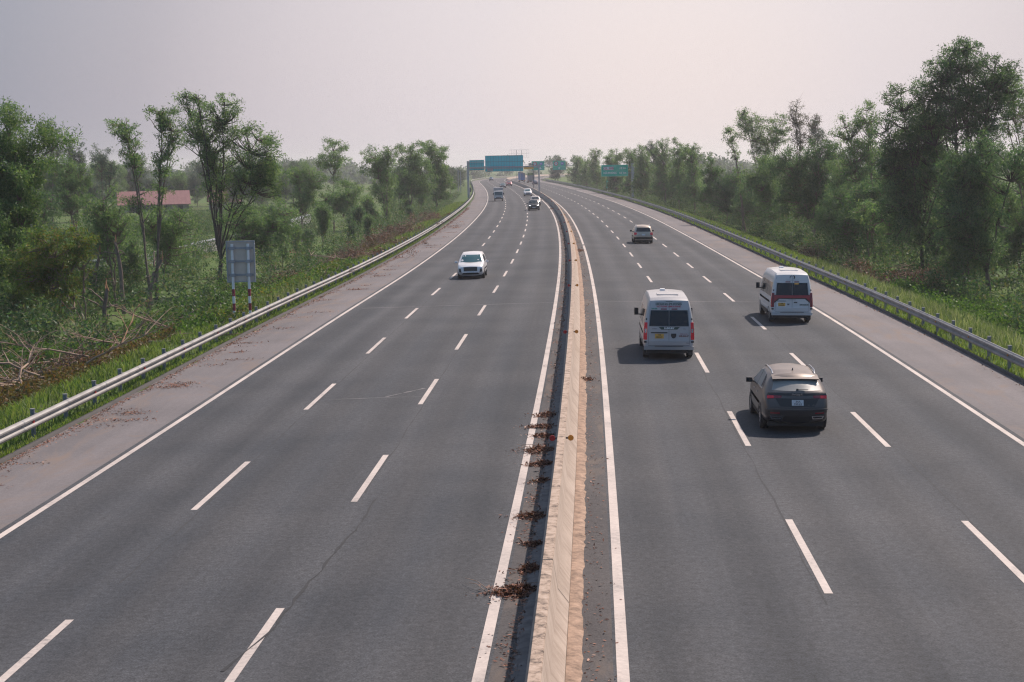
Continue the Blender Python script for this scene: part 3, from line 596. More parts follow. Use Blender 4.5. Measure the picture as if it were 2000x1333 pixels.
TREES = [
('A',-30.0,99.2,[(-0.88,11.48,2.77,2.99),(0.02,8.97,1.73,2.67),(-2.03,7.45,2.2,2.83),(-0.91,4.92,1.89,2.2),(0.25,3.01,1.89,1.57)],3.4,'dense'),
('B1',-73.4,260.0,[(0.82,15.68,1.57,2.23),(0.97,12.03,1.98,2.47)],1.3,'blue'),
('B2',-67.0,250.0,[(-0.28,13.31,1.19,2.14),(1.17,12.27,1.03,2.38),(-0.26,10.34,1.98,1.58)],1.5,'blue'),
('B3',-49.6,185.0,[(-0.88,9.99,2.23,1.88),(0.84,9.37,1.41,1.52),(-0.6,7.37,2.64,1.64)],2.2,'mid'),
('C0',-60.2,240.0,[(0.07,11.9,1.83,2.28),(1.65,10.22,1.37,2.13)],1.3,'blue'),
('C',-27.3,121.8,[(-1.2,13.08,1.47,1.31),(-0.72,10.86,1.16,0.93)],1.5,'mid'),
('D',-27.5,125.0,[(1.06,14.04,1.43,1.23),(1.79,12.71,1.03,1.11),(1.07,10.45,0.95,1.11)],1.5,'mid'),
('E',-23.6,130.6,[(-1.47,13.28,1.86,1.74),(0.97,14.7,1.53,1.49),(-2.19,15.65,0.54,0.66),(-0.97,15.47,0.7,0.62),(-0.37,11.83,1.66,1.32),(3.65,11.8,2.15,1.74),(4.46,9.09,1.49,1.99),(0.16,9.58,1.16,1.24),(3.15,9.11,1.41,1.41)],1.8,'mid'),
('F',-26.1,240.0,[(0.17,11.73,3.04,2.43)],1.7,'mid'),
('F2',-27.7,215.0,[(-0.32,9.08,1.5,1.64),(1.82,8.24,1.77,1.77),(0.26,6.04,2.32,1.77)],1.8,'mid'),
('F3',-22.8,235.0,[(-0.59,5.91,2.83,2.23),(-3.59,4.86,2.53,1.79)],2.1,'mid'),
('G',-18.9,250.0,[(-1.62,10.43,2.54,2.62),(-0.53,6.96,2.54,2.54),(0.54,11.8,1.27,1.43)],2.0,'mid'),
('H',-17.1,280.0,[(0.28,11.59,3.37,3.02),(-1.32,7.41,3.2,3.02),(1.68,7.53,3.02,3.2)],2.1,'mid'),
('I',-13.6,300.0,[(0.59,10.11,2.66,3.99),(1.45,6.33,2.28,3.23),(-1.05,12.77,1.71,1.9)],2.2,'mid'),
('Q',-44.6,150.0,[(0.3,6.05,2.38,1.9),(2.01,6.96,1.43,1.43)],1.4,'dark'),
('J',-24.1,92.0,[(-1.74,5.53,1.75,1.31),(-0.26,6.09,1.02,1.02),(-2.4,4.09,2.04,1.17),(-3.68,4.69,1.17,0.87)],2.2,'lime'),
('K',-29.0,118.0,[(-0.42,7.55,1.68,1.5),(0.44,6.04,1.87,1.5),(-1.1,4.95,1.68,1.5)],1.3,'mid'),
('K2',-29.1,135.0,[(-0.64,5.41,2.14,1.71),(1.71,5.37,1.93,1.71),(0.57,3.68,2.35,1.5)],1.4,'mid'),
('K3',-25.1,150.0,[(0.2,5.22,2.38,1.71),(3.52,5.16,2.14,2.14),(1.54,2.83,2.38,1.66)],1.8,'mid'),
('a',34.5,122.2,[(-2.9,12.9,1.5,1.6),(3.4,15.6,1.2,1.6),(1.6,12.2,1.9,1.7),(0.08,17.6,1.86,1.47),(-1.71,16.69,1.63,1.32),(1.91,15.79,1.63,1.74),(-2.57,15.11,1.32,1.39),(0.32,14.3,2.4,1.94),(-1.2,12.62,1.55,1.36)],1.9,'dark'),
('a2',32.4,109.2,[(1.6,9.6,1.6,1.4),(-2.6,8.0,1.7,1.8),(-1.58,9.08,2.01,2.01),(-0.68,6.66,1.73,1.9),(-2.4,5.66,2.08,2.08),(-0.99,3.91,2.08,1.38),(-0.56,10.43,1.25,1.25)],1.7,'dark'),
('b',31.9,125.0,[(-2.6,11.6,1.5,1.7),(0.8,12.2,1.5,1.8),(-2.4,8.9,1.8,1.8),(1.6,9.0,1.6,2.0),(-1.86,14.5,1.66,1.31),(-0.58,11.68,1.74,1.98),(-1.07,8.63,2.06,2.22),(-1.55,5.49,2.18,2.18),(1.07,12.11,1.19,1.58),(0.76,3.48,1.78,1.58)],1.7,'dark'),
('d',35.1,155.5,[(-0.97,14.0,1.48,1.48),(-3.16,12.39,1.38,1.58),(-0.46,10.79,1.97,1.77),(-2.31,8.88,1.87,1.68)],1.4,'mid'),
('d2',33.7,160.0,[(1.89,6.55,2.54,2.13),(-0.38,5.33,2.54,2.03),(1.91,3.27,2.79,1.78),(3.67,5.25,1.78,2.54)],1.8,'dark'),
('e',41.2,230.0,[(-0.46,15.93,1.6,2.19),(-0.02,12.77,1.6,1.6),(2.0,15.03,0.73,1.31)],0.7,'pale'),
('e2',50.9,270.0,[(-0.04,15.3,1.03,1.88),(0.47,12.76,1.54,1.71)],1.5,'blue'),
('f',38.1,240.2,[(-2.18,14.81,2.51,2.28),(-3.38,16.41,1.22,1.07),(1.75,14.14,1.9,2.59),(-0.07,11.48,2.28,2.13)],1.5,'mid'),
('g',29.8,205.0,[(-1.85,13.14,1.17,1.23),(-1.21,10.7,0.78,0.91)],1.4,'mid'),
('h',33.5,178.0,[(-2.55,9.11,2.6,2.6),(0.43,9.33,2.26,2.82),(2.22,10.41,1.24,1.69),(-1.7,5.74,2.82,2.03),(1.11,5.12,2.54,2.26)],2.3,'dark'),
('h2',33.2,200.0,[(-1.26,8.1,2.41,2.41),(-3.16,6.88,2.54,2.16),(0.0,4.93,2.85,2.16)],2.2,'mid'),
('h3',34.7,165.0,[(-1.08,8.31,1.78,2.3),(-2.11,4.17,2.35,2.09)],2.2,'mid'),
('c',41.2,128.0,[(-1.57,14.92,1.22,1.54),(-0.46,13.43,1.62,2.03),(-1.77,12.46,0.73,0.97),(-1.39,8.85,0.89,1.22)],1.4,'mid'),
('c2',39.8,126.2,[(-0.77,3.3,1.36,1.6),(0.53,4.48,1.2,2.4)],2.0,'mid'),
('w',37.4,140.0,[(-1.33,8.87,1.6,2.22),(0.14,7.53,1.78,2.0)],2.3,'dark'),
('m1',31.8,330.0,[(-0.54,12.19,2.09,2.51),(0.06,8.25,2.51,2.72),(-0.8,4.95,2.72,2.09)],2.0,'mid'),
('m2',31.4,300.0,[(-0.31,11.57,1.9,2.66),(0.42,7.89,2.28,2.47),(0.02,4.79,2.47,1.9)],2.0,'mid'),
('m3',31.5,275.0,[(-0.64,10.88,1.83,2.44),(0.38,7.16,2.09,2.44),(-0.85,4.59,2.44,1.92)],2.1,'mid'),
('m4',32.3,255.0,[(-0.29,8.52,1.78,2.43),(0.34,5.95,2.1,1.94),(-0.88,4.13,2.1,1.62)],2.2,'green'),
('m5',34.4,390.0,[(-0.13,13.11,1.73,1.98),(0.83,10.41,1.98,2.23)],1.9,'blue'),
('m6',28.0,345.0,[(0.09,11.07,2.08,2.19),(1.15,7.7,2.62,2.41),(-0.19,4.8,2.62,2.19)],2.0,'mid'),
('m7',26.9,405.0,[(0.1,10.85,2.57,2.31),(-1.82,9.62,2.05,2.31),(-0.58,6.8,3.08,2.57),(0.03,3.99,2.82,1.8)],2.1,'mid'),
('m8',28.1,375.0,[(0.1,10.97,2.14,2.14),(0.77,7.55,2.62,2.38),(-0.44,4.39,2.38,1.66)],2.0,'mid'),
('m9',25.2,465.0,[(-0.31,12.25,1.92,1.77),(-1.37,9.06,2.21,2.36),(0.34,5.68,2.95,2.65)],1.9,'mid'),
('m10',22.8,540.0,[(0.44,9.32,2.91,2.57),(-0.97,5.96,3.08,2.74)],2.2,'mid'),
('m11',19.3,640.0,[(-0.27,10.55,2.03,2.03),(1.72,8.91,2.64,2.23),(-1.15,5.75,2.64,2.64)],2.2,'blue'),
('m12',24.5,500.0,[(-0.55,7.77,2.54,2.54),(-1.23,4.64,2.85,1.9)],2.0,'mid'),
('n1',31.5,235.0,[(0.01,5.65,2.09,1.94),(1.49,4.15,1.94,1.94),(-0.73,3.82,1.94,1.34)],2.4,'dark'),
('n2',31.6,220.0,[(0.7,4.15,2.51,1.95),(-0.68,7.29,1.26,1.39)],2.2,'dark'),
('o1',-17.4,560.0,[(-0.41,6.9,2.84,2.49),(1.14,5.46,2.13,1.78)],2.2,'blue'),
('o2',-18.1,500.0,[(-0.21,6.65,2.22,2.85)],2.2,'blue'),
]
LAB = {
 'A': ('leafy_tree', 'big dense dark green tree cut off by the photo edge, nearest tree on the left'),
 'B1': ('eucalyptus', 'tall slender bluish tree rising just beside the dense tree at far left'),
 'B2': ('eucalyptus', 'bluish narrow twin-topped tree, second beyond the dense tree at far left'),
 'B3': ('acacia_tree', 'mid-height bushy tree below the two bluish slender trees on the left'),
 'C0': ('eucalyptus', 'hazy bluish pair of crowns left of the leaning thin tree, near the red roof'),
 'C': ('acacia_tree', 'thin leaning tree with a small round open crown above the red roof'),
 'D': ('acacia_tree', 'thin tree with high round crown between the leaning tree and the broad multi-stem tree'),
 'E': ('acacia_tree', 'broad multi-stemmed tree with dark trunk behind the road sign, tallest on the left side'),
 'F': ('acacia_tree', 'lone slender tree with a rounded umbrella crown standing clear against the sky'),
 'F2': ('acacia_tree', 'low loose tree left of the lone umbrella-crowned tree'),
 'F3': ('acacia_tree', 'low bushy tree at the foot of the lone umbrella-crowned tree'),
 'G': ('acacia_tree', 'first tree of the tall left clump, beside the gap with the umbrella-crowned tree'),
 'H': ('acacia_tree', 'middle tree of the tall clump beside the left guardrail bend'),
 'I': ('acacia_tree', 'last tree of the tall clump, nearest the blue sign gantry on the left'),
 'Q': ('leafy_tree', 'low dark tree under the dense tree in front of the pale shed roof'),
 'J': ('broadleaf_tree', 'low lime green tree with yellow and orange leaves near the fallen branches'),
 'K': ('acacia_tree', 'sparse small tree among broken trunks left of the red-roofed house'),
 'K2': ('acacia_tree', 'small loose tree in front of the red-roofed house'),
 'K3': ('acacia_tree', 'bushy low tree right behind the grey road sign'),
 'a': ('acacia_tree', 'tallest tree on the right, spreading high open crown against the sky'),
 'a2': ('acacia_tree', 'dense dark lower tree with forked trunk in front of the tallest right tree'),
 'b': ('acacia_tree', 'dark dense tree just left of the tallest right tree'),
 'd': ('acacia_tree', 'open tree with thin forked branches showing sky, left of the dark dense right tree'),
 'd2': ('acacia_tree', 'dark bushy tree with curved trunk below the open forked tree on the right'),
 'e': ('bare_tree', 'pale nearly leafless tree with upright twigs above the right tree line'),
 'e2': ('eucalyptus', 'small bluish pointed crown beside the pale leafless tree'),
 'f': ('acacia_tree', 'airy double-crowned tree with slanting stems left of the pale leafless tree'),
 'g': ('acacia_tree', 'small-crowned tree leaning left at the end of the high right tree line'),
 'h': ('acacia_tree', 'broad dark tree below the pale leafless tree on the right'),
 'h2': ('acacia_tree', 'rounded mid-green tree under the airy double-crowned tree'),
 'h3': ('acacia_tree', 'narrow mid-green tree between the broad dark tree and the open forked tree'),
 'c': ('acacia_tree', 'open tree at the right photo edge with one thin tall trunk'),
 'c2': ('acacia_tree', 'low leafy tree at the right photo edge beside the forked trunk'),
 'w': ('acacia_tree', 'dark tree half hidden behind the dense tree with the forked trunk'),
 'm1': ('acacia_tree', 'tall tree right of the green distance sign pole, left of the twin rounded crowns'),
 'm2': ('acacia_tree', 'left one of the twin rounded crowns right of the green distance sign'),
 'm3': ('acacia_tree', 'right one of the twin rounded crowns right of the green distance sign'),
 'm4': ('leafy_tree', 'fresh green pointed tree between the twin rounded crowns and the leaning tree'),
 'm5': ('eucalyptus', 'bluish crown peeping up behind the trees by the distance sign pole'),
 'm6': ('acacia_tree', 'tree directly right of the distance sign pole'),
 'm7': ('acacia_tree', 'tree rising behind the green distance sign board'),
 'm8': ('acacia_tree', 'tree directly behind the distance sign pole'),
 'm9': ('acacia_tree', 'tufted tree standing a little apart left of the green distance sign'),
 'm10': ('acacia_tree', 'hazy tree beside the far thin pole beyond the right guardrail'),
 'm11': ('eucalyptus', 'farthest hazy tree of the right row, behind the small speed sign board'),
 'm12': ('acacia_tree', 'low hazy tree between the tufted tree and the far thin pole'),
 'n1': ('acacia_tree', 'dark low tree under the left-leaning small-crowned tree'),
 'n2': ('acacia_tree', 'dark low tree between the leaning tree and the airy double-crowned tree'),
 'o1': ('eucalyptus', 'hazy far tree just left of the blue sign gantry post'),
 'o2': ('eucalyptus', 'hazy far tree at the end of the tall left clump'),
}
for (k_, x_, y_, cr_, cov_, kind_) in TREES:
    nm_, lb_ = LAB[k_]
    make_tree(nm_, lb_, (x_, y_, -2.25), cr_, cov_, kind_, y_, dark=k_ in ('E', 'a', 'a2', 'b', 'd2'), thick=1.25 if k_ in ('E', 'a', 'a2') else 1.0)

# repeated small trees of the thicket and the hazy woods behind: a few built once, then copied
def proto_set(n, kinds, lo, hi, dist, cover):
    out = []
    for i in range(n):
        H = rng.uniform(lo, hi); cr = []
        for j in range(rng.integers(3, 6)):
            z = H*rng.uniform(0.35, 0.8); r = H*rng.uniform(0.14, 0.24); cr.append((rng.normal(0, H*0.14), z, r, r*rng.uniform(0.8, 1.2)))
        cr.append((rng.normal(0, H*0.05), H*0.84, H*0.16, H*0.16))
        (wv, wf), (lv, lf) = tree_meshes(cr, cover, dist)
        w_ = mesh_obj('trunk', wv, wf, M['bark'], None, True); c_ = mesh_obj('crown', lv, lf, LEAF[kinds[i % len(kinds)]]); out.append([w_, c_, False])
    return out
def place(protos, name, label, cat, group, pts, sc=(0.8, 1.2)):
    for (x, y, z) in pts:
        pr = protos[rng.integers(len(protos))]; root = empty(name, (x, y, z), rng.uniform(0, 6.28)); s_ = rng.uniform(*sc); root.scale = (s_*rng.uniform(0.9, 1.15), s_, s_*rng.uniform(0.9, 1.1)); tag(root, label, cat, group)
        for q in pr[:2]:
            o = q if not pr[2] else q.copy()
            if pr[2]: COL.objects.link(o)
            o.parent = root
        pr[2] = True
def w3(s, o): q = P(s, o); return (float(q[0]), float(q[1]), float(gz(s, o)) - 0.15)
small = proto_set(7, ['dark', 'mid', 'dark', 'mid', 'green'], 5.0, 7.5, 180, 1.9)
pts = [w3(s + rng.uniform(-3, 3), rng.uniform(25.0, 31)) for s in np.arange(114, 640, 7.5)]
place(small, 'bushy_tree', 'small bushy tree in the dark thicket beyond the right guardrail', 'tree', 'thicket trees beyond the right guardrail', pts)
small2 = proto_set(5, ['mid', 'dark', 'mid'], 4.0, 6.5, 180, 1.7)
pts = [w3(s + rng.uniform(-4, 4), rng.uniform(-33, -24.5)) for s in np.arange(165, 440, 9.0)]
place(small2, 'bushy_tree', 'small bushy tree in the thicket beyond the left guardrail', 'tree', 'thicket trees beyond the left guardrail', pts)
small3 = proto_set(6, ['dark', 'mid', 'dark', 'dark'], 3.4, 5.2, 120, 1.9)
pts = []
while len(pts) < 52:
    x, y = rng.uniform(-60, -25.5), rng.uniform(100, 215); px_ = 1000 + x/y*3155
    if x > -27 - (y < 128)*3 or 325 < px_ < 412 and y < 185: continue
    pts.append((x, y, -2.4))
place(small3, 'bushy_tree', 'small dark bushy tree in the thicket under the tall left trees', 'tree', 'thicket trees under the tall left trees', pts, (0.7, 1.1))
small4 = proto_set(5, ['dark', 'mid', 'dark'], 5.5, 9.0, 140, 2.0)
pts = [(rng.uniform(37, 62), y, -2.4) for y in np.arange(108, 300, 5.5)]
place(small4, 'leafy_tree', 'dark leafy tree in the second row behind the tall right trees', 'tree', 'second row behind the tall right trees', pts, (0.8, 1.2))
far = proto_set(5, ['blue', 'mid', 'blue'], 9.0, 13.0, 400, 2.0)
pts = [(rng.uniform(-125, -48), rng.uniform(300, 470), -2.3) for _ in range(64)]
pts = [p for p in pts if not (p[1] < 400 and 215 < 1000 + p[0]/p[1]*3155 < 470)]
place(far, 'woodland_tree', 'hazy bluish tree in the woods behind the red-roofed house', 'tree', 'woods behind the red-roofed house', pts, (0.75, 1.1))
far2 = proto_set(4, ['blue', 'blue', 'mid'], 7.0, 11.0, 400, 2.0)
pts = [(rng.uniform(48, 150), rng.uniform(270, 520), -2.3) for _ in range(30)]
place(far2, 'woodland_tree', 'hazy tree seen through gaps behind the right tree row', 'tree', 'woods behind the right tree row', pts, (0.7, 1.0))
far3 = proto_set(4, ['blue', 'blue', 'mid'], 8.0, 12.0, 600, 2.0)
pts = [w3(s, rng.uniform(-40, -21) if s < 760 else rng.uniform(-70, -24)) for s in np.arange(455, 900, 14.0)]
place(far3, 'woodland_tree', 'hazy tree lining the far left bend of the motorway', 'tree', 'trees along the far left bend', pts, (0.6, 0.95))

# stuff: far woods, thickets, weeds, grass
def cloud(name, C, rad, n, L, W, mat, droop=0.2, flat=0.8):
    v, f = leaves_at(np.asarray(C, float), np.asarray(rad, float), n, L, W, droop, flat); return tag(mesh_obj(name, v, f, mat), kind='stuff')
c = []; r = []
for _ in range(900):
    x = rng.uniform(-420, 520); y = rng.uniform(820, 1250)
    if abs(x - np.interp(y, CY, CX)) < 60 and y < 1250 and x > -30: continue
    z = rng.uniform(-2, 7.0 + 3*math.sin(x*0.03)); c.append((x, y, z)); r.append(rng.uniform(2.5, 5))
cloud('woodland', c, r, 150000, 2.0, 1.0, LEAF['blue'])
c = []; r = []
for s in np.arange(62, 640, 0.55):
    o = 22.6 + abs(rng.normal(0, 3.2)) + 0.8*math.sin(s*0.21) + (1.5 if s < 100 else 0)*rng.random(); hgt = rng.uniform(0.1, 1.5 + min(2.2, (o - 21.8)*0.35))
    x, y, z = w3(s, o); c.append((x, y, z + hgt)); r.append(rng.uniform(0.5, 1.15))
for _ in range(700):
    x = rng.uniform(33, 80); y = rng.uniform(85, 300); c.append((x, y, -2.2 + rng.uniform(0, 1.8))); r.append(rng.uniform(0.7, 1.4))
cloud('undergrowth', c, r, 330000, 0.26, 0.10, M['thicket'])
c = []; r = []
for s in np.arange(66, 450, 0.42):
    o = -21.8 - abs(rng.normal(0, 5.0)) - 1.0*math.sin(s*0.17) - (1.6 if s < 120 else 0); hgt = rng.uniform(0.0, 0.9 + min(2.2, (-o - 21)*0.28))
    x, y, z = w3(s, o); c.append((x, y, z + hgt)); r.append(rng.uniform(0.45, 1.1))
for _ in range(900):
    x = rng.uniform(-75, -28); y = rng.uniform(95, 330); hgt = rng.uniform(0, 1.9) * (0.6 if y < 130 else 1.0); c.append((x, y, -2.2 + hgt)); r.append(rng.uniform(0.7, 1.5))
cloud('undergrowth', c, r, 260000, 0.26, 0.10, M['thicket'])
c = []; r = []
for _ in range(1500):
    x = rng.uniform(-46, -22.5); y = rng.uniform(68, 132); s_ = y
    if x > (-29.5 if y > 92 else -25.5): continue
    hgt = rng.uniform(0, 1.0 + 1.3*min(1, (-22 - x)/8)); c.append((x, y, -2.2 + hgt)); r.append(rng.uniform(0.45, 0.95))
cloud('undergrowth', c, r, 230000, 0.19, 0.08, M['thicket'])
c = []; r = []
for _ in range(1100):
    s = rng.uniform(78, 130); o = rng.uniform(-29.5, -18.6); x, y, z = w3(s, o); c.append((x, y, z + rng.uniform(0.0, 0.45 + 0.3*(o < -23)))); r.append(rng.uniform(0.3, 0.65))
for _ in range(330):
    s = rng.uniform(40, 112); o = rng.uniform(20.2, 27); x, y, z = w3(s, o); c.append((x, y, z + rng.uniform(0.1, 0.9))); r.append(rng.uniform(0.4, 0.9))
for _ in range(160):
    s = rng.uniform(100, 132); o = rng.uniform(-22, -18.0); x, y, z = w3(s, o); c.append((x, y, z + rng.uniform(0.1, 0.4))); r.append(rng.uniform(0.3, 0.55))
cloud('weeds', c, r, 235000, 0.17, 0.10, M['weed'], 0.0)
c = []; r = []
for _ in range(520):
    s = rng.uniform(54, 80) if rng.random() < 0.65 else rng.uniform(135, 215); o = rng.uniform(-26, -20.5); x, y, z = w3(s, o); c.append((x, y, z + rng.uniform(0.1, 0.7))); r.append(rng.uniform(0.3, 0.65))
cloud('weeds', c, r, 70000, 0.18, 0.07, M['rust_weed'], 0.0)
c = []; r = []
for _ in range(170):
    s = rng.uniform(82, 128); o = rng.uniform(-22.5, -18.3); x, y, z = w3(s, o); c.append((x, y, z + rng.uniform(0.2, 0.55))); r.append(rng.uniform(0.3, 0.6))
cloud('weeds', c, r, 26000, 0.17, 0.09, LEAF['lime'], 0.0)
def grass(name, n, sampler, hgt, wid, mat, lean=0.35):
    s, o = sampler(n); p = P(s, o); p[:, 2] = gz(s, o) - 0.03
    a = rng.uniform(0, 2*np.pi, n); h_ = hgt*rng.uniform(0.5, 1.35, n)*(1 + s*0.0012); w_ = wid*rng.uniform(0.7, 1.3, n)*(1 + s*0.006)
    side = np.stack([np.cos(a), np.sin(a), np.zeros(n)], 1)*w_[:, None]; ln = rng.normal(0, lean, (n, 2))*h_[:, None]
    m1 = p + np.concatenate([ln*0.3, (h_*0.55)[:, None]], 1); tip = p + np.concatenate([ln, h_[:, None]], 1)
    v = np.stack([p - side, p + side, m1 + side*0.7, tip, m1 - side*0.7], 1).reshape(-1, 3)
    i = np.arange(n)*5; f = np.concatenate([np.stack([i, i+1, i+2, i+4], 1), np.stack([i+4, i+2, i+3, i+3], 1)])
    # two quads per blade (the tip one degenerate-free as a kite)
    f = np.stack([i, i+1, i+2, i+4], 1); g = np.stack([i+4, i+2, i+3], 1)
    me_f = [tuple(q) for q in f.tolist()] + [tuple(q) for q in g.tolist()]
    return tag(mesh_obj(name, v, me_f, mat), kind='stuff')
def samp(s0, s1, o0, o1, pw=1.7):
    def f_(n):
        s = s0 + (s1 - s0)*rng.random(n)**pw; return s, rng.uniform(o0, o1, n)
    return f_
grass('grass', 52000, samp(38, 330, -24.5, -16.9), 0.34, 0.020, M['grass'])
grass('grass', 70000, samp(36, 420, 15.32, 23.0), 0.26, 0.020, M['grass'])
grass('grass', 9000, samp(36, 200, -16.86, -16.58), 0.20, 0.018, M['grass'])
grass('grass', 4500, samp(36, 200, 15.04, 15.34), 0.20, 0.018, M['grass'])
grass('seeding_grass', 10000, samp(44, 125, 15.9, 18.6, 1.2), 0.48, 0.014, M['seedgrass'], 0.25)
grass('seeding_grass', 900, samp(88, 106, -19.0, -17.2, 1.0), 0.7, 0.014, M['seedgrass'], 0.25)

# fallen and broken wood on the left verge, and on the right
def branch(seed, Lg, n=7, lift=0.12, r=0.06, spread=0.6):
    g = np.random.default_rng(seed); wd = Wood()
    t = np.linspace(0, 1, 8)[:, None]; main = t*np.array([Lg, 0, Lg*lift]) + np.stack([np.zeros(8), np.cumsum(g.normal(0, Lg*0.03, 8)), np.abs(np.cumsum(g.normal(0, Lg*0.015, 8)))], 1)
    wd.tube(main, r, r*0.3, 6)
    for k in range(n):
        a = main[g.integers(1, 7)]; d = np.array([g.uniform(0.2, 0.9), g.normal(0, spread), g.uniform(0.0, 0.8)])*Lg*g.uniform(0.2, 0.45); b = a + d
        pts = bez(a, (a+b)/2 + g.normal(0, Lg*0.04, 3), b, 5); wd.tube(pts, r*0.5, r*0.15, 5)
        for _ in range(3):
            c0 = pts[g.integers(1, 5)]; e_ = c0 + np.array([g.uniform(0.1, 0.6), g.normal(0, 0.4), g.uniform(-0.1, 0.5)])*Lg*0.16; wd.tube(np.array([c0, (c0+e_)/2 + g.normal(0, Lg*0.01, 3), e_]), r*0.2, r*0.08, 3)
    return wd.get()
BR = [  # s, o, rz, length, seed, label, material
    (73.0, -25.2, 0.2, 4.6, 11, 'longest pale fallen branch lying by the guardrail at the left photo edge', 'dead_wood'),
    (70.0, -25.6, -0.5, 3.6, 12, 'pale forked fallen branch just below the longest one at the left edge', 'dead_wood'),
    (76.5, -23.4, 1.2, 3.4, 13, 'upright orange-brown torn branch fork standing in reddish weeds', 'raw_wood'),
    (84.0, -21.9, 0.4, 3.0, 14, 'bare twiggy branch lying in green weeds left of the road sign', 'dead_wood'),
    (112.0, -21.5, 0.3, 5.5, 15, 'long straight fallen branch behind the grey road sign', 'dead_wood'),
    (133.0, -19.6, 2.7, 3.6, 16, 'bare grey branch lying against the brown brush by the left guardrail', 'dead_wood'),
    (139.0, -20.2, 0.6, 3.2, 17, 'bare branch slanting up out of the brown brush', 'dead_wood'),
    (98.0, -27.0, 0.1, 4.0, 18, 'crooked fallen limb under the broken trunks', 'dead_wood'),
    (146.0, 22.3, 2.4, 3.2, 19, 'reddish bare branch on the grass under the right trees', 'raw_wood'),
    (105.0, 22.0, 1.9, 3.0, 20, 'pale dead branch leaning against the dark thicket on the right', 'dead_wood'),
]
for s_, o_, rz_, Lg, sd, lb, mt in BR:
    v, f = branch(sd, Lg, lift=0.75 if 'upright' in lb else 0.12); x, y, z = w3(s_, o_)
    q = tag(mesh_obj('fallen_branch', v, f, M[mt], None, True), lb, 'branch'); q.location = (x, y, z + 0.55); q.rotation_euler = (0, 0, rz_)
for k in range(18):   # the tangle of cut branches in the near weeds
    v, f = branch(40 + k, rng.uniform(2.6, 5.0), 9, 0.20, 0.055); x, y, z = w3(rng.uniform(60, 84), rng.uniform(-26.5, -20.6))
    q = tag(mesh_obj('fallen_branch', v, f, M['dead_wood'], None, True), 'bare pale branch in the tangle of cut branches in the weeds on the near left', 'branch', 'tangle of cut branches'); q.location = (x, y, z + rng.uniform(0.5, 1.1)); q.rotation_euler = (rng.normal(0, 0.15), rng.normal(0, 0.15), rng.uniform(0, 6.28))
BK = [(-30.6, 118.0, 4.2, 0.5, 'broken tree stump with torn orange top, leftmost of the broken trunks'),
      (-27.9, 116.0, 5.0, -0.4, 'tallest broken trunk with splintered top in front of the red-roofed house'),
      (-26.4, 117.0, 3.6, 0.9, 'bent broken trunk leaning right, beside the tallest broken trunk'),
      (-24.6, 97.0, 3.0, 0.2, 'thin broken stem standing among lime green leaves')]
for i, (x, y, H, ln, lb) in enumerate(BK):
    wd = Wood(); root = empty('broken_tree', (x, y, -2.3)); tag(root, lb, 'broken tree')
    top = np.array([ln*1.2, 0.2, H]); wd.tube(bez(np.array([0, 0, -0.2]), np.array([ln*0.1, 0, H*0.6]), top, 7), 0.17, 0.11, 7, 0.04)
    for k in range(4):
        a = np.array([ln*0.6, 0.1, H*rng.uniform(0.45, 0.9)]); b = a + np.array([rng.normal(0, 1.2), rng.normal(0, 0.6), rng.uniform(-0.6, 1.4)]); wd.tube(bez(a, (a+b)/2 + [0, 0, 0.3], b, 5), 0.06, 0.02, 5, 0.04)
    v, f = wd.get(); mesh_obj('trunk', v, f, M['bark'], root, True)
    w2 = Wood()
    for k in range(5): w2.tube(np.array([top + rng.normal(0, 0.04, 3) - [0, 0, 0.15], top + rng.normal(0, 0.08, 3) + [0.0, 0, rng.uniform(0.2, 0.7)]]), 0.045, 0.012, 4)
    v, f = w2.get(); mesh_obj('splintered_top', v, f, M['raw_wood'], root)
M['brush'] = simple('brush_twigs', (0.20, 0.135, 0.105), 0.95, var=0.5, scale=2.0)
HP = [(140.0, -19.8, 3.2, 1.1, 'brown heap of cut brush against the left guardrail, largest heap'),
      (163.0, -19.8, 3.0, 1.2, 'dark brown brush heap beyond the largest heap along the left guardrail'),
      (190.0, -19.8, 3.6, 1.2, 'third brown brush heap along the left guardrail, before the tree clump'),
      (230.0, -19.8, 3.8, 1.2, 'farthest brown brush heap at the foot of the left tree clump'),
      (70.0, -22.6, 3.4, 1.0, 'low heap of dry twigs in the weeds at the left photo edge'),
      (128.0, -24.0, 2.6, 1.3, 'dark brush heap under the trees behind the road sign'),
      (112.0, 22.2, 2.4, 2.0, 'purple-brown heap of dead twigs under the tallest right trees'),
      (131.0, 22.0, 2.2, 1.7, 'dark heap of dead twigs under the open forked tree on the right'),
      (150.0, 21.6, 2.0, 1.4, 'brown heap of dead twigs at the grass edge on the right')]
for s_, o_, R0, Hh, lb in HP:
    Hh *= 1.5; wd = Wood(); n = 330
    for k in range(n):
        a = np.array([rng.normal(0, R0*0.5), rng.normal(0, R0*0.42), 0]); a[2] = max(0.02, Hh*math.exp(-(a[0]**2 + a[1]**2)/(R0*R0*0.35))*rng.random())
        d = rng.normal(0, 1, 3)*[1, 0.8, 0.42]; d /= np.linalg.norm(d); l = rng.uniform(0.5, 1.5)
        wd.tube(np.array([a, a + d*l*0.5 + rng.normal(0, 0.06, 3), a + d*l + [0, 0, 0.1]]), rng.uniform(0.012, 0.03), 0.008, 3)
    v, f = wd.get(); x, y, z = w3(s_, o_); root = empty('brush_heap', (x, y, z + 0.15)); root.rotation_euler = (0, 0, float(hd(s_))); tag(root, lb, 'brush heap')
    mesh_obj('brushwood', v, f, M['brush'], root)
    C = np.stack([rng.normal(0, R0*0.5, 26), rng.normal(0, R0*0.4, 26), rng.uniform(0.05, Hh*0.7, 26)], 1); v, f = leaves_at(C, rng.uniform(0.3, 0.6, 26), 1500, 0.2, 0.07, 0.2)
    mesh_obj('dead_leaves', v, f, M['dry_leaf'], root)

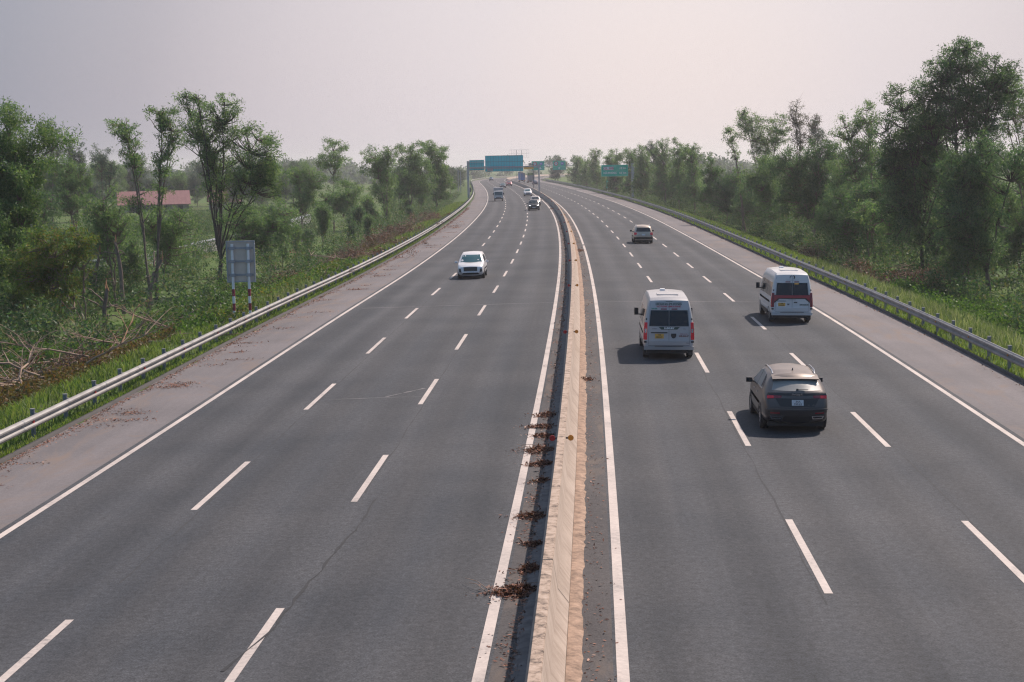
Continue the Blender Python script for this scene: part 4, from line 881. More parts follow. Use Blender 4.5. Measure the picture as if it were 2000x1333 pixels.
# dry leaves on the road
def pile(name, s_, o_, Ls, Lo, n, lb, twig=False, hh=0.10):
    hh *= 0.85; n = int(n*1.5)
    c0 = P(s_, o_); h = float(hd(s_)); _cc = rng.normal(0, 0.28, (6, 2)); u = _cc[rng.integers(6, size=n)] + rng.normal(0, 0.19, (n, 2)) * rng.choice([1.0, 1.0, 2.6], (n, 1)); u[:, 0] *= Lo; u[:, 1] *= Ls
    hgt = hh*np.exp(-(u[:, 0]/(0.55*Lo))**2 - (u[:, 1]/(0.55*Ls))**2)*rng.random(n) + 0.012
    p = np.stack([u[:, 0], u[:, 1], hgt], 1)
    d = rng.normal(0, 1, (n, 3))*[1, 1, 0.45]; d /= np.linalg.norm(d, axis=1)[:, None]; wv = np.cross(d, rng.normal(0, 1, (n, 3))); wv /= np.linalg.norm(wv, axis=1)[:, None]
    l = rng.uniform(0.05, 0.12, n)[:, None]; v = np.stack([p, p + d*l*0.5 + wv*l*0.2, p + d*l, p + d*l*0.5 - wv*l*0.2], 1).reshape(-1, 3); v[:, 2] = np.maximum(v[:, 2], 0.008)
    root = empty(name, tuple(float(q) for q in c0), h); tag(root, lb, 'leaf pile', 'dry leaf piles along the median barrier')
    mesh_obj('dry_leaves', v, np.arange(4*n).reshape(-1, 4), M['dry_leaf'], root)
    if twig:
        for k in range(5):
            wd = Wood(); a = np.array([rng.uniform(-Lo, 0.2), rng.normal(0, Ls*0.3), 0.05]); b = a + [rng.uniform(-0.6, 0.5), rng.normal(0, 0.3), rng.uniform(0, 0.12)]; wd.tube(np.array([a, (a+b)/2 + [0, 0, 0.05], b]), 0.010, 0.005, 4)
            v, f = wd.get(); mesh_obj('twig', v, f, M['dead_wood'], root)
PILES_ = [
 (48.9, -1.62, 0.55, 0.75, 420, 'dry leaf pile on the white line, farthest of the near row at the barrier foot', False, 0.12),
 (46.8, -1.66, 0.55, 0.80, 420, 'dry leaf pile, second from the far end of the near row at the barrier foot', False, 0.12),
 (45.2, -1.55, 0.45, 0.60, 300, 'small dry leaf pile just beyond the largest red-reflector pile', False, 0.10),
 (42.9, -1.62, 0.85, 0.85, 700, 'broad dry leaf pile under the nearest red reflector', True, 0.16),
 (41.0, -1.52, 0.45, 0.70, 380, 'dry leaf pile just on the near side of the red reflector', False, 0.12),
 (38.8, -1.48, 0.35, 0.55, 300, 'thin dry leaf pile alone between the red reflector and the brown pair of piles', False, 0.10),
 (34.9, -1.52, 0.45, 0.85, 520, 'wide reddish brown leaf pile in front of the thin lone pile', False, 0.13),
 (32.3, -1.40, 0.30, 0.50, 260, 'small dark leaf pile between the wide reddish pile and the twiggy piles', False, 0.10),
 (30.3, -1.42, 0.40, 0.60, 420, 'dark leaf pile touching the largest twiggy pile from behind', False, 0.13),
 (28.7, -1.60, 0.50, 0.95, 800, 'largest dry leaf pile with twigs sticking out over the white line, nearest the camera', True, 0.18),
 (56.7, -0.28, 0.55, 0.35, 260, 'orange brown leaf pile on the sandy strip right of the barrier', False, 0.06),
 (142.6, -0.05, 2.6, 0.60, 420, 'reddish leaf pile spreading to the right-hand inner white line far off', False, 0.10),
 (269.0, -1.75, 2.2, 0.90, 420, 'dark leaf pile covering the gap in the left inner white line far off', False, 0.12),
]
for row in PILES_: pile('leaf_pile', row[0], row[1] + (0.10 if row[1] < -1 else 0), row[2]*0.85, row[3]*0.68, *row[4:])
c = []; fl = []
def flakes(s_, o_, n, ss, so):
    p = P(s_ + rng.normal(0, ss, n), o_ + rng.normal(0, so, n), 0.012); return p
pp = []
for _ in range(44):
    s_ = 38 + 190*rng.random()**1.5; o_ = rng.uniform(-16.1, -14.9) + rng.uniform(0, 0.7)
    pp.append(flakes(s_, o_, rng.integers(30, 130), 0.10 + 0.0022*s_, rng.uniform(0.2, 0.55)))
s_ = 36 + 260*rng.random(9000)**1.6; pp.append(P(s_, -16.38 + np.abs(rng.normal(0, 0.28, 9000))*(0.4 + 0.6*np.sin(s_*0.35)**2), 0.012))
s_ = 22 + 200*rng.random(1100)**1.5; pp.append(P(s_, -0.30 + np.abs(rng.normal(0, 0.22, 1100)), 0.012))
s_ = 22 + 190*rng.random(6000)**1.5; pp.append(P(s_, -1.30 - np.abs(rng.normal(0, 0.20, 6000))*(0.3 + np.sin(s_*0.8)**2), 0.012))
s_ = 40 + 200*rng.random(1500)**1.4; pp.append(P(s_, 14.8 - np.abs(rng.normal(0, 0.2, 1500)), 0.012))
p = np.concatenate(pp); n = len(p); d = rng.normal(0, 1, (n, 3))*[1, 1, 0.25]; d /= np.linalg.norm(d, axis=1)[:, None]; wv = np.cross(d, rng.normal(0, 0.35, (n, 3)) + [0, 0, 1]); wv /= np.linalg.norm(wv, axis=1)[:, None]
l = rng.uniform(0.035, 0.085, n)[:, None]*(1 + (p[:, 1:2]/140.0)); v = np.stack([p, p + d*l*0.5 + wv*l*0.22, p + d*l, p + d*l*0.5 - wv*l*0.22], 1).reshape(-1, 3)
b_ = np.repeat(p[:, 2] - 0.006, 4); v[:, 2] = np.maximum(v[:, 2], b_)
tag(mesh_obj('leaf_litter', v, np.arange(4*n).reshape(-1, 4), M['dry_leaf']), kind='stuff')
# ------------------------------------------------------------------ signs, gantries, posts
def frame_at(s, o, dz=0.0, yaw=0.0):
    """road-aligned frame: x across to the right, y ahead, z up"""
    return Matrix.Translation(V3(s, o, dz)) @ Matrix.Rotation(float(hd(s)) + yaw, 4, 'Z')
def rooted(name, fr, label, cat, group=None):
    r = empty(name); r.matrix_world = fr; r.location = fr.translation; r.rotation_euler = fr.to_euler(); tag(r, label, cat, group); return r
def panel(m, x0, x1, z0, z1, y=0.0, th=0.06, mi=0): m.box(x0, x1, y, y + th, z0, z1, mi)
# road sign seen from behind, on two striped posts
sg_ = rooted('road_sign', frame_at(82.5, -18.0, -0.02, 0.06), 'grey back of a tall road sign on two red and white striped posts', 'road sign')
for x in (-0.42, 0.40):
    m = MB(); zs = [-0.6, 0.20, 0.58, 0.96, 1.33, 1.70, 4.02]
    for i in range(6): m.tube([(x, 0, zs[i]), (x, 0, zs[i+1])], 0.075, 12, 0 if i in (0, 2, 4) else 1, caps=(i == 5))
    m.build('post', [M['stripe_red'], M['white_paint']], sg_, True)
m = MB(); panel(m, -0.68, 0.68, 2.10, 4.12, 0.12, 0.03); m.build('sign_panel', M['sign_back'], sg_)
m = MB(); panel(m, -0.74, -0.68, 2.04, 4.18, 0.06, 0.10); panel(m, 0.68, 0.74, 2.04, 4.18, 0.06, 0.10); panel(m, -0.68, 0.68, 4.12, 4.18, 0.06, 0.10); panel(m, -0.68, 0.68, 2.04, 2.10, 0.06, 0.10)
m.build('sign_frame', M['steel'], sg_)
for z in (2.42, 3.12, 3.80):
    m = MB(); m.box(-0.64, 0.64, 0.085, 0.118, z - 0.05, z + 0.05)
    for x in (-0.42, 0.40): m.box(x - 0.13, x + 0.13, -0.085, 0.085, z - 0.08, z + 0.08)
    m.build('bracket', M['grey_metal'], sg_)
# green distance sign on a cantilever pole
ds = rooted('distance_sign', frame_at(350.0, 18.2, -0.3), 'green cantilever distance sign with white lettering on a thick grey pole', 'road sign')
m = MB(); m.tube([(0, 0, -1.5), (0, 0, 7.6)], 0.30, 14); m.tube([(0, 0, 7.6), (0, 0, 7.75)], 0.34, 14); m.build('pole', M['steel'], ds, True)
m = MB(); m.box(-2.2, 0.5, -0.08, 0.08, 6.86, 7.02); m.box(-2.2, 0.5, -0.08, 0.08, 5.66, 5.82); m.build('arm', M['grey_metal'], ds)
m = MB(); panel(m, -6.70, -1.10, 5.15, 7.45, -0.20, 0.08, 0); m.box(-6.78, -1.02, -0.19, -0.13, 5.07, 5.15, 1); m.box(-6.78, -1.02, -0.19, -0.13, 7.45, 7.53, 1); m.box(-6.78, -6.70, -0.19, -0.13, 5.15, 7.45, 1); m.box(-1.10, -1.02, -0.19, -0.13, 5.15, 7.45, 1)
sp_ = m.build('sign_panel', [M['sign_green'], M['sign_edge']], ds)
m = MB(); m.box(-6.30, -4.15, -0.225, -0.204, 6.42, 7.13); m.build('route_patch', M['sign_white'], sp_)
text_mesh('lettering', 'QL.38B', 0.72, M['sign_red'], sp_, M_rear(-5.22, -0.232, 6.77), bold=0.004)
text_mesh('lettering', 'HẢI PHÒNG', 0.60, M['sign_text'], sp_, M_rear(-6.32, -0.207, 5.78), 'LEFT', 0.86, 0.010)
text_mesh('lettering', '18 km', 0.62, M['sign_text'], sp_, M_rear(-1.42, -0.207, 6.77), 'RIGHT', 0.95, 0.010)
text_mesh('lettering', '66 km', 0.62, M['sign_text'], sp_, M_rear(-1.42, -0.207, 5.78), 'RIGHT', 0.95, 0.010)
# gantry over the left carriageway, seen from behind
fr = frame_at(384.0, -17.75); g1 = rooted('sign_gantry', fr, 'grey gantry with two blue-green sign backs over the left carriageway', 'sign gantry')
m = MB(); m.tube([(0, 0, -1.5), (0, 0, 8.6)], 0.26, 12); m.build('post', M['steel'], g1, True)
_c = fr.inverted() @ V3(414.0, -0.93)
dirx = Vector((_c.x, _c.y, 0)); ln = dirx.length; ax = math.atan2(dirx.y, dirx.x) * 0.25
m = MB(); m.tube([(16.75, 0, 0.6), (16.75, 0, 7.2)], 0.17, 10); m.box(16.3, 17.15, -0.2, 0.3, 6.9, 7.5); m.build('post', M['steel'], g1, True)
m = MB(); m.box(0, 16.8, -0.10, 0.10, 7.0, 7.2); m.box(0, 4.0, -0.08, 0.08, 8.25, 8.40); m.box(0, 16.8, 0.25, 0.38, 6.72, 6.86)
for k in range(16): m.box(1.0*k + 0.5, 1.0*k + 0.58, 0.09, 0.27, 6.8, 7.1)
m.build('beam', M['steel'], g1)
def sign_back(x0, x1, z0, z1, nrib):
    m = MB(); panel(m, x0, x1, z0, z1, 0.42, 0.06, 0)
    for k in range(nrib + 1):
        xx = x0 + (x1 - x0 - 0.05)*k/nrib; m.box(xx, xx + 0.05, 0.385, 0.42, z0, z1, 1)
    for zz in (z0, (z0*0.4 + z1*0.6), z1 - 0.09): m.box(x0 + 0.06, x1 - 0.06, 0.360, 0.384, zz, zz + 0.09, 1)
    return m.build('sign_panel', [M['sign_teal'], simple('teal_rib', (0.006, 0.24, 0.30), 0.5)], g1)
sign_back(0.32, 3.80, 6.40, 8.80, 6)
bp_ = sign_back(4.08, 13.05, 6.02, 9.78, 14)
m = MB(); m.box(4.5, 5.9, 0.33, 0.358, 6.15, 6.75); m.build('maker_plate', M['steel'], bp_)
m = MB(); m.box(13.2, 15.5, 0.05, 0.14, 6.40, 7.25); m.build('orange_board', M['sign_orange'], g1)
# gantry over the right carriageway with two green speed boards
fr = frame_at(544.0, 19.0); g2 = rooted('sign_gantry', fr, 'grey gantry with two green speed limit boards over the right carriageway', 'sign gantry')
m = MB(); m.tube([(0, 0, -1.5), (0, 0, 7.4)], 0.22, 10); m.build('post', M['grey_metal'], g2, True)
m = MB(); m.tube([(-19.9, 0, 0.6), (-19.9, 0, 7.1)], 0.15, 10); m.build('post', M['grey_metal'], g2, True)
m = MB(); m.box(-19.9, 0.2, -0.08, 0.08, 6.55, 6.75); m.box(-19.9, 0.2, -0.08, 0.08, 7.1, 7.22)
for k in range(20): m.box(-19.9 + k, -19.84 + k, -0.05, 0.05, 6.75, 7.1)
m.build('beam', M['grey_metal'], g2)
for x, dx in ((-13.8, 0.75), (-6.7, -0.05)):
    m = MB(); panel(m, x - 2.15, x + 2.15, 5.35, 8.25, -0.30, 0.08, 0); m.box(x - 2.15, x + 2.15, -0.325, -0.302, 6.40, 6.48, 1)
    m.box(x - 2.22, x + 2.22, -0.29, -0.24, 5.28, 5.35, 1); m.box(x - 2.22, x + 2.22, -0.29, -0.24, 8.25, 8.32, 1)
    b_ = m.build('sign_panel', [M['sign_green'], M['sign_edge']], g2)
    def disc(r, y0, y1, cx_, cz_, mat, nm):
        q = MB(); q.prism([(cx_ + r*math.cos(2*math.pi*k/20), cz_ + r*math.sin(2*math.pi*k/20)) for k in range(20)], 'y', y0, y1); q.build(nm, mat, b_)
    disc(0.72, -0.335, -0.302, x - 1.08, 7.38, M['sign_red'], 'speed_limit'); disc(0.50, -0.350, -0.337, x - 1.08, 7.38, M['sign_white'], 'speed_face')
    text_mesh('lettering', '120' if x < -10 else '100', 0.52, M['sign_black'], b_, M_rear(x - 1.08, -0.356, 7.38), xs=0.9)
    m = MB(); m.box(x + 0.52, x + 1.50, -0.33, -0.302, 6.95, 7.80); m.build('minimum_speed', M['sign_blue'], b_)
    text_mesh('lettering', '80' if x < -10 else '60', 0.55, M['sign_text'], b_, M_rear(x + 1.01, -0.336, 7.38))
    m = MB(); ax_ = x + dx; m.prism([(ax_ - 0.5, 5.98), (ax_, 5.55), (ax_ + 0.5, 5.98), (ax_ + 0.15, 5.98), (ax_ + 0.15, 6.25), (ax_ - 0.15, 6.25), (ax_ - 0.15, 5.98)], 'y', -0.33, -0.302); m.build('arrow', M['sign_text'], b_)
# thin camera mast standing on the median between the two gantries
cm = rooted('camera_mast', frame_at(430.0, -0.93, 0.75), 'thin dark camera mast standing on the barrier beside the first green speed board', 'mast')
m = MB(); m.tube([(0, 0, -0.6), (0, 0, 6.6)], 0.11, 8); m.build('pole', M['dark_metal'], cm, True)
m = MB(); m.box(-0.9, 0.3, -0.06, 0.06, 6.35, 6.47); m.box(-1.0, -0.6, -0.3, 0.2, 6.47, 6.80); m.build('camera', M['dark_metal'], cm)
# empty billboard frame far behind
bf = rooted('billboard_frame', frame_at(640.0, -0.5, 0.0), 'empty steel lattice billboard frame rising behind the large blue-green sign back', 'billboard')
for x in (-1.0, 1.0):
    m = MB(); m.tube([(x + 3.2, 14, -1.0), (x + 3.2, 14, 12.8)], 0.10, 6); m.build('mast', M['grey_metal'], bf, True)
m = MB()
for k in range(9): m.box(-0.8 + k, -0.74 + k, 13.8, 13.86, 9.8, 12.8)
for k in range(3): m.box(-0.8, 7.26, 13.87, 13.93, 9.8 + 1.5*k, 9.86 + 1.5*k)
m.build('lattice', M['grey_metal'], bf)
# narrow green post sign and thin poles
ns = rooted('marker_sign', frame_at(429.0, 18.6, -0.2), 'narrow upright green marker sign behind the right guardrail left of the thick pole', 'road sign')
m = MB(); m.tube([(0, 0, -1.0), (0, 0, 1.2)], 0.06, 8); m.build('post', M['white_paint'], ns, True)
m = MB(); m.box(-0.28, 0.28, -0.03, 0.03, 1.15, 3.35); m.build('sign_panel', M['sign_green'], ns)
for s_, o_, H_, lb in ((470, -20.5, 6.0, 'thin grey pole left of the sign gantry post, nearer one'), (520, -21.5, 6.2, 'thin grey pole left of the sign gantry post, farther one')):
    r_ = rooted('pole', frame_at(s_, o_, -1.2), lb, 'pole'); m = MB(); m.tube([(0, 0, -0.5), (0, 0, H_ + 1.0)], 0.09, 8); m.build('shaft', M['grey_metal'], r_, True)
    m = MB(); m.box(-0.8, 0.1, -0.05, 0.05, H_ + 0.9, H_ + 1.0); m.build('arm', M['grey_metal'], r_)
dl = rooted('marker_post', frame_at(402.0, -17.6, -0.2), 'small dark marker board on a post by the left guardrail near the gantry post', 'marker post')
m = MB(); m.tube([(0, 0, -0.6), (0, 0, 1.6)], 0.06, 8); m.build('post', M['grey_metal'], dl, True)
m = MB(); m.box(-0.35, 0.35, -0.04, 0.0, 1.2, 2.3); m.build('board', M['dark_metal'], dl)

# ------------------------------------------------------------------ buildings and the low concrete wall on the left
M['roof_red'] = simple('red_sheet_roof', (0.23, 0.105, 0.105), 0.8, var=0.18, scale=1.0)
M['wall_cream'] = simple('house_plaster', (0.24, 0.225, 0.21), 0.9, var=0.15, scale=0.6)
M['wall_grey'] = simple('grey_concrete_wall', (0.25, 0.25, 0.255), 0.9, var=0.25, scale=0.8)
M['roof_grey'] = simple('grey_sheet_roof', (0.24, 0.25, 0.27), 0.6, var=0.15, scale=0.8)
hs = empty('house', (-89.0, 370, -2.3), R_(14)); tag(hs, 'long low house with a red sheet-metal roof among the trees on the left', 'house')
def house(root, L_, D_, hw, hr, roof, wall, ribs, wins):
    m = MB(); m.box(0, L_, 0, D_, -0.5, hw); m.prism([(0.0, hw), (D_, hw), (D_/2, hr - 0.06)], 'x', 0.02, L_ - 0.02); m.build('wall', wall, root)
    m = MB()
    for y0, y1 in ((-0.6, D_/2), (D_ + 0.6, D_/2)):
        z0 = hw - 0.25; m.add([(-0.5, y0, z0), (L_ + 0.5, y0, z0), (L_ + 0.5, y1, hr), (-0.5, y1, hr), (-0.5, y0, z0 + 0.12), (L_ + 0.5, y0, z0 + 0.12), (L_ + 0.5, y1, hr + 0.12), (-0.5, y1, hr + 0.12)], [(0,1,2,3),(7,6,5,4),(0,4,5,1),(1,5,6,2),(2,6,7,3),(3,7,4,0)])
        for k in range(ribs):
            x = -0.4 + (L_ + 0.7)*k/ribs; m.add([(x, y0, z0 + 0.125), (x + 0.08, y0, z0 + 0.125), (x + 0.08, y1, hr + 0.125), (x, y1, hr + 0.125), (x, y0, z0 + 0.17), (x + 0.08, y0, z0 + 0.17), (x + 0.08, y1, hr + 0.17), (x, y1, hr + 0.17)], [(0,1,2,3),(7,6,5,4),(0,4,5,1),(1,5,6,2),(2,6,7,3),(3,7,4,0)])
    m.build('roof', roof, root)
    for x0, x1, z0, z1, nm in wins:
        m = MB(); m.box(x0, x1, -0.06, 0.02, z0, z1); f_ = m.build(nm, M['dark_metal'], root)
        m = MB(); m.box(x0 + 0.07, x1 - 0.07, -0.075, -0.062, z0 + 0.07, z1 - 0.07); m.build('pane', M['glass'], f_)
house(hs, 15.5, 9, 2.2, 5.0, M['roof_red'], M['wall_cream'], 18, [(2, 3.2, 0.0, 1.85, 'door'), (5, 6.6, 0.8, 1.85, 'window'), (9, 10.6, 0.8, 1.85, 'window'), (13, 14.2, 0, 1.85, 'door')])
h2 = empty('house', (-71.5, 388, -2.3), R_(14)); tag(h2, 'smaller red-roofed house half hidden behind the broad multi-stemmed tree', 'house')
house(h2, 7, 7, 2.2, 4.6, M['roof_red'], M['wall_cream'], 7, [(1, 2.4, 0.8, 1.85, 'window'), (4, 5.2, 0, 1.85, 'door')])
sh = empty('shed', (-76, 226, -2.3), R_(6)); tag(sh, 'pale grey sheet-roofed shed at the left photo edge behind the trees', 'shed')
house(sh, 9, 7, 1.6, 2.7, M['roof_grey'], M['wall_grey'], 12, [(1, 2.4, 0.2, 1.2, 'window'), (5, 6, -0.3, 1.3, 'door')])
pv = [(-40.5, 158), (-36.5, 171), (-37.2, 190), (-36.0, 212), (-35.2, 238), (-35.5, 262), (-37, 300)]
V = []; F = []
wl = empty('canal_wall', (-36.5, 171, -2.3)); tag(wl, 'low grey concrete wall with a pale top winding between the trees on the left', 'wall')
m = MB(); m2 = MB()
for i in range(len(pv) - 1):
    a = Vector((*pv[i], 0)); b = Vector((*pv[i+1], 0)); d = (b - a).normalized(); n = Vector((-d.y, d.x, 0))
    q = [a + n*0.15, b + n*0.15, b - n*0.15, a - n*0.15]; q2 = [a + n*0.7, b + n*0.7, b - n*0.22, a - n*0.22]
    for mm, qq, z0, z1 in ((m, q, -2.6, -1.05), (m2, q2, -1.05, -0.92)):
        mm.add([(v.x, v.y, z0) for v in qq] + [(v.x, v.y, z1) for v in qq], [(0,3,2,1),(4,5,6,7),(0,1,5,4),(1,2,6,5),(2,3,7,6),(3,0,4,7)])
under(m.build('wall_face', M['wall_grey']), wl); under(m2.build('wall_top', M['roof_grey']), wl)
# ------------------------------------------------------------------ vehicles
class Car:
    """body lofted from a side outline (y ahead, z up); details sit on its real surface"""
    def __init__(s, outline, W, rear_c=0.06, front_c=0.10, top_c=0.035, taper=(1.6, 0.10, 1.5, 0.05), edge=0.06, med=None):
        o = np.array(outline, float); seg = np.linalg.norm(np.diff(np.vstack([o, o[:1]]), axis=0), axis=1)
        pts = []
        for i in range(len(o)):
            a, b = o[i], o[(i+1) % len(o)]; n = max(1, int(seg[i]/0.16)); pts += [a + (b-a)*k/n for k in range(n)]
        s.o = np.array(pts); s.raw = o; s.W = np.array(W, float); s.taper = taper; s.edge = edge; s.rc, s.fc, s.tc = rear_c, front_c, top_c
        s.ymin, s.ymax = o[:, 0].min(), o[:, 0].max(); s.med = med or (s.ymin + 0.75, s.ymax - 0.8, 0.62)
    def w(s, y, z):
        b = np.interp(z, s.W[:, 0], s.W[:, 1]); yf, tf, yr, tr = s.taper
        f = np.clip((y - yf)/max(0.1, s.ymax - yf), 0, 1); r = np.clip((-yr - y)/max(0.1, -yr - s.ymin), 0, 1)
        return b*(1 - tf*f*f - tr*r*r)
    def _surf(s, z, x, rear):
        o = s.o
        if not hasattr(s, 'nr'):
            tn = np.roll(o, -1, 0) - np.roll(o, 1, 0); tn /= np.linalg.norm(tn, axis=1)[:, None]; nr = np.stack([-tn[:, 1], tn[:, 0]], 1)
            ctr = np.array([(s.med[0] + s.med[1])/2, s.med[2]]); nr *= 1 if np.sign(((o - ctr)*nr).sum(1)).mean() > 0 else -1; s.nr = nr
        nr = s.nr; mid = (s.ymin + s.ymax)/2
        sel = np.where((o[:, 0] < mid) & (nr[:, 0] < -0.2) if rear else (o[:, 0] > mid) & (nr[:, 0] > 0.2))[0]
        p = o[sel]; q = nr[sel]; w_ = np.array([s.w(a, b) - s.edge for a, b in p]); u = np.clip(np.abs(x)/w_, 0, 1)
        c_ = np.where(q[:, 0] < 0, s.rc*-q[:, 0], s.fc*q[:, 0]) + s.tc*np.maximum(0, q[:, 1]); h_ = c_*(1 - u*u)
        zz = p[:, 1] + q[:, 1]*h_; yy = p[:, 0] + q[:, 0]*h_; k = np.argsort(zz); return float(np.interp(z, zz[k], yy[k]))
    def yrear(s, z, x=0.0): return s._surf(z, x, True)
    def yfront(s, z, x=0.0): return s._surf(z, x, False)
    def body(s, mat, parent, name='body', low=None):
        o = s.o; n = len(o); K = 11
        fr = [0, 0.03, 0.08, 0.16, 0.3, 0.55, 1.0]; my0, my1, mz = s.med
        V = []; F = []
        ring = {}
        def side_x(p, f, sg):
            e = max(0.0, 1 - f/0.2); return sg*(s.w(p[0], p[1]) - s.edge*e*e)
        for sg in (-1, 1):
            for j, f in enumerate(fr):
                ids = []
                for p in o:
                    m_ = np.array([min(max(p[0], my0), my1), min(max(p[1], mz - 0.05), mz + 0.05)]); q = p + (m_ - p)*f
                    ids.append(len(V)); V.append((side_x(q, f, sg), q[0], q[1]))
                ring[(sg, j)] = ids
            for j in range(len(fr) - 1):
                a, b = ring[(sg, j)], ring[(sg, j+1)]
                for i in range(n):
                    i2 = (i+1) % n; q = (a[i], a[i2], b[i2], b[i]); F.append(q if sg > 0 else q[::-1])
        # strip over nose, roof and tail
        tn = np.roll(o, -1, 0) - np.roll(o, 1, 0); tn /= np.linalg.norm(tn, axis=1)[:, None]; nr = np.stack([-tn[:, 1], tn[:, 0]], 1)
        ctr = np.array([(my0+my1)/2, mz]); sgn = np.sign(((o - ctr)*nr).sum(1)).mean(); nr *= 1 if sgn > 0 else -1
        cols = []
        for i, p in enumerate(o):
            c_ = s.rc*max(0, -nr[i, 0])**1 if nr[i, 0] < 0 else s.fc*nr[i, 0]; c_ += s.tc*max(0, nr[i, 1]); row = []
            x0 = side_x(p, 0, 1)
            for k in range(K):
                u = -1 + 2*k/(K-1)
                if k == 0: row.append(ring[(-1, 0)][i])
                elif k == K-1: row.append(ring[(1, 0)][i])
                else:
                    h_ = c_*(1 - u*u); row.append(len(V)); V.append((x0*u, p[0] + nr[i, 0]*h_, p[1] + nr[i, 1]*h_))
            cols.append(row)
        for i in range(n):
            i2 = (i+1) % n
            for k in range(K-1): F.append((cols[i][k], cols[i][k+1], cols[i2][k+1], cols[i2][k]))
        b = mesh_obj(name, V, F, mat, parent)
        bm = bmesh.new(); bm.from_mesh(b.data); bmesh.ops.recalc_face_normals(bm, faces=bm.faces); bm.to_mesh(b.data); bm.free(); smooth_by_angle(b.data, 42)
        return b
    def patch(s, name, c, mat, parent, where='rear', off=0.008, th=0.03, n=8, nz=2):
        """c = corners (x,z) [bottom-left, bottom-right, top-right, top-left]"""
        g = []
        for j in range(nz + 1):
            v = j/nz
            for i in range(n + 1):
                u = i/n; x = (1-u)*((1-v)*c[0][0] + v*c[3][0]) + u*((1-v)*c[1][0] + v*c[2][0]); z = (1-u)*((1-v)*c[0][1] + v*c[3][1]) + u*((1-v)*c[1][1] + v*c[2][1])
                y = s.yrear(z, x) - off if where == 'rear' else s.yfront(z, x) + off; g.append((x, y, z))
        return s._shell(name, g, n, nz, mat, parent, (0, th if where == 'rear' else -th, 0))
    def side(s, name, c, mat, parent, sg, off=0.006, th=0.03, n=6, nz=2):
        """c = corners (y,z)"""
        g = []
        for j in range(nz + 1):
            v = j/nz
            for i in range(n + 1):
                u = i/n; y = (1-u)*((1-v)*c[0][0] + v*c[3][0]) + u*((1-v)*c[1][0] + v*c[2][0]); z = (1-u)*((1-v)*c[0][1] + v*c[3][1]) + u*((1-v)*c[1][1] + v*c[2][1])
                g.append((sg*(s.w(y, z) + off), y, z))
        return s._shell(name, g, n, nz, mat, parent, (-sg*th, 0, 0))
    @staticmethod
    def _shell(name, g, n, nz, mat, parent, d):
        N = len(g); V = list(g) + [(x + d[0], y + d[1], z + d[2]) for x, y, z in g]; F = []
        at = lambda i, j: j*(n+1) + i
        for j in range(nz):
            for i in range(n): F.append((at(i, j), at(i+1, j), at(i+1, j+1), at(i, j+1)))
        bd = [at(i, 0) for i in range(n+1)] + [at(n, j) for j in range(1, nz+1)] + [at(i, nz) for i in range(n-1, -1, -1)] + [at(0, j) for j in range(nz-1, 0, -1)]
        for a, b in zip(bd, bd[1:] + bd[:1]): F.append((b, a, a + N, b + N))
        o = mesh_obj(name, V, F, mat, parent); bm = bmesh.new(); bm.from_mesh(o.data); bmesh.ops.recalc_face_normals(bm, faces=bm.faces); bm.to_mesh(o.data); bm.free(); smooth_by_angle(o.data, 40); return o
def wheel(parent, x, y, r, wd, sg, rim=None):
    m = MB(); prof = [(-wd/2, r*0.60), (-wd/2, r*0.93), (-wd/2 + 0.03, r), (wd/2 - 0.03, r), (wd/2, r*0.93), (wd/2, r*0.60)]; n = 22; vs = []; fs = []
    for k in range(n):
        a = 2*math.pi*k/n
        for px, pr in prof: vs.append((px, pr*math.cos(a), pr*math.sin(a)))
    for k in range(n):
        k2 = (k+1) % n
        for j in range(5): fs.append((k*6+j, k2*6+j, k2*6+j+1, k*6+j+1))
        fs.append((k*6+5, k2*6+5, k2*6, k*6))
    m.add(vs, fs); t = m.build('wheel', M['rubber'], parent, True); t.location = (x, y, r)
    m = MB(); q = sg*wd*0.32
    m.prism([(r*0.60*math.cos(2*math.pi*k/20), r*0.60*math.sin(2*math.pi*k/20)) for k in range(20)], 'x', min(0, q), max(0, q))
    m2 = MB()
    for k in range(5):
        a = 2*math.pi*k/5; c_, s_ = math.cos(a), math.sin(a); u, v = 0.05, r*0.56
        m.add([(q + sg*0.004, c_*0.03 - s_*u, s_*0.03 + c_*u), (q + sg*0.004, c_*0.03 + s_*u, s_*0.03 - c_*u), (q + sg*0.004, c_*v + s_*u*1.6, s_*v - c_*u*1.6), (q + sg*0.004, c_*v - s_*u*1.6, s_*v + c_*u*1.6),
               (q + sg*0.03, c_*0.03 - s_*u, s_*0.03 + c_*u), (q + sg*0.03, c_*0.03 + s_*u, s_*0.03 - c_*u), (q + sg*0.03, c_*v + s_*u*1.6, s_*v - c_*u*1.6), (q + sg*0.03, c_*v - s_*u*1.6, s_*v + c_*u*1.6)],
              [(0,1,2,3),(7,6,5,4),(0,4,5,1),(1,5,6,2),(2,6,7,3),(3,7,4,0)], 1)
    m.build('rim', [M['dark_metal'], rim or M['rim']], t)
def arch(car, y, r, sg, parent):
    n = 16; g = []; zc = r
    V = []; F = []
    for k in range(n + 1):
        a = math.pi*(-0.12 + 1.24*k/n)
        for rr in (r*1.0, r*1.17):
            yy, zz = y + rr*math.cos(a), max(0.20, zc + rr*math.sin(a)); x = sg*(car.w(yy, zz) + 0.006); V.append((x, yy, zz))
    N = len(V); V += [(x - sg*0.10, yy, zz) for x, yy, zz in V]
    for k in range(n):
        a = 2*k; F.append((a, a+1, a+3, a+2)); F.append((a+1, a+1+N, a+3+N, a+3)); F.append((a, a+2, a+2+N, a+N))
    o = mesh_obj('wheel_arch', V, F, M['black'], parent); bm = bmesh.new(); bm.from_mesh(o.data); bmesh.ops.recalc_face_normals(bm, faces=bm.faces); bm.to_mesh(o.data); bm.free(); return o
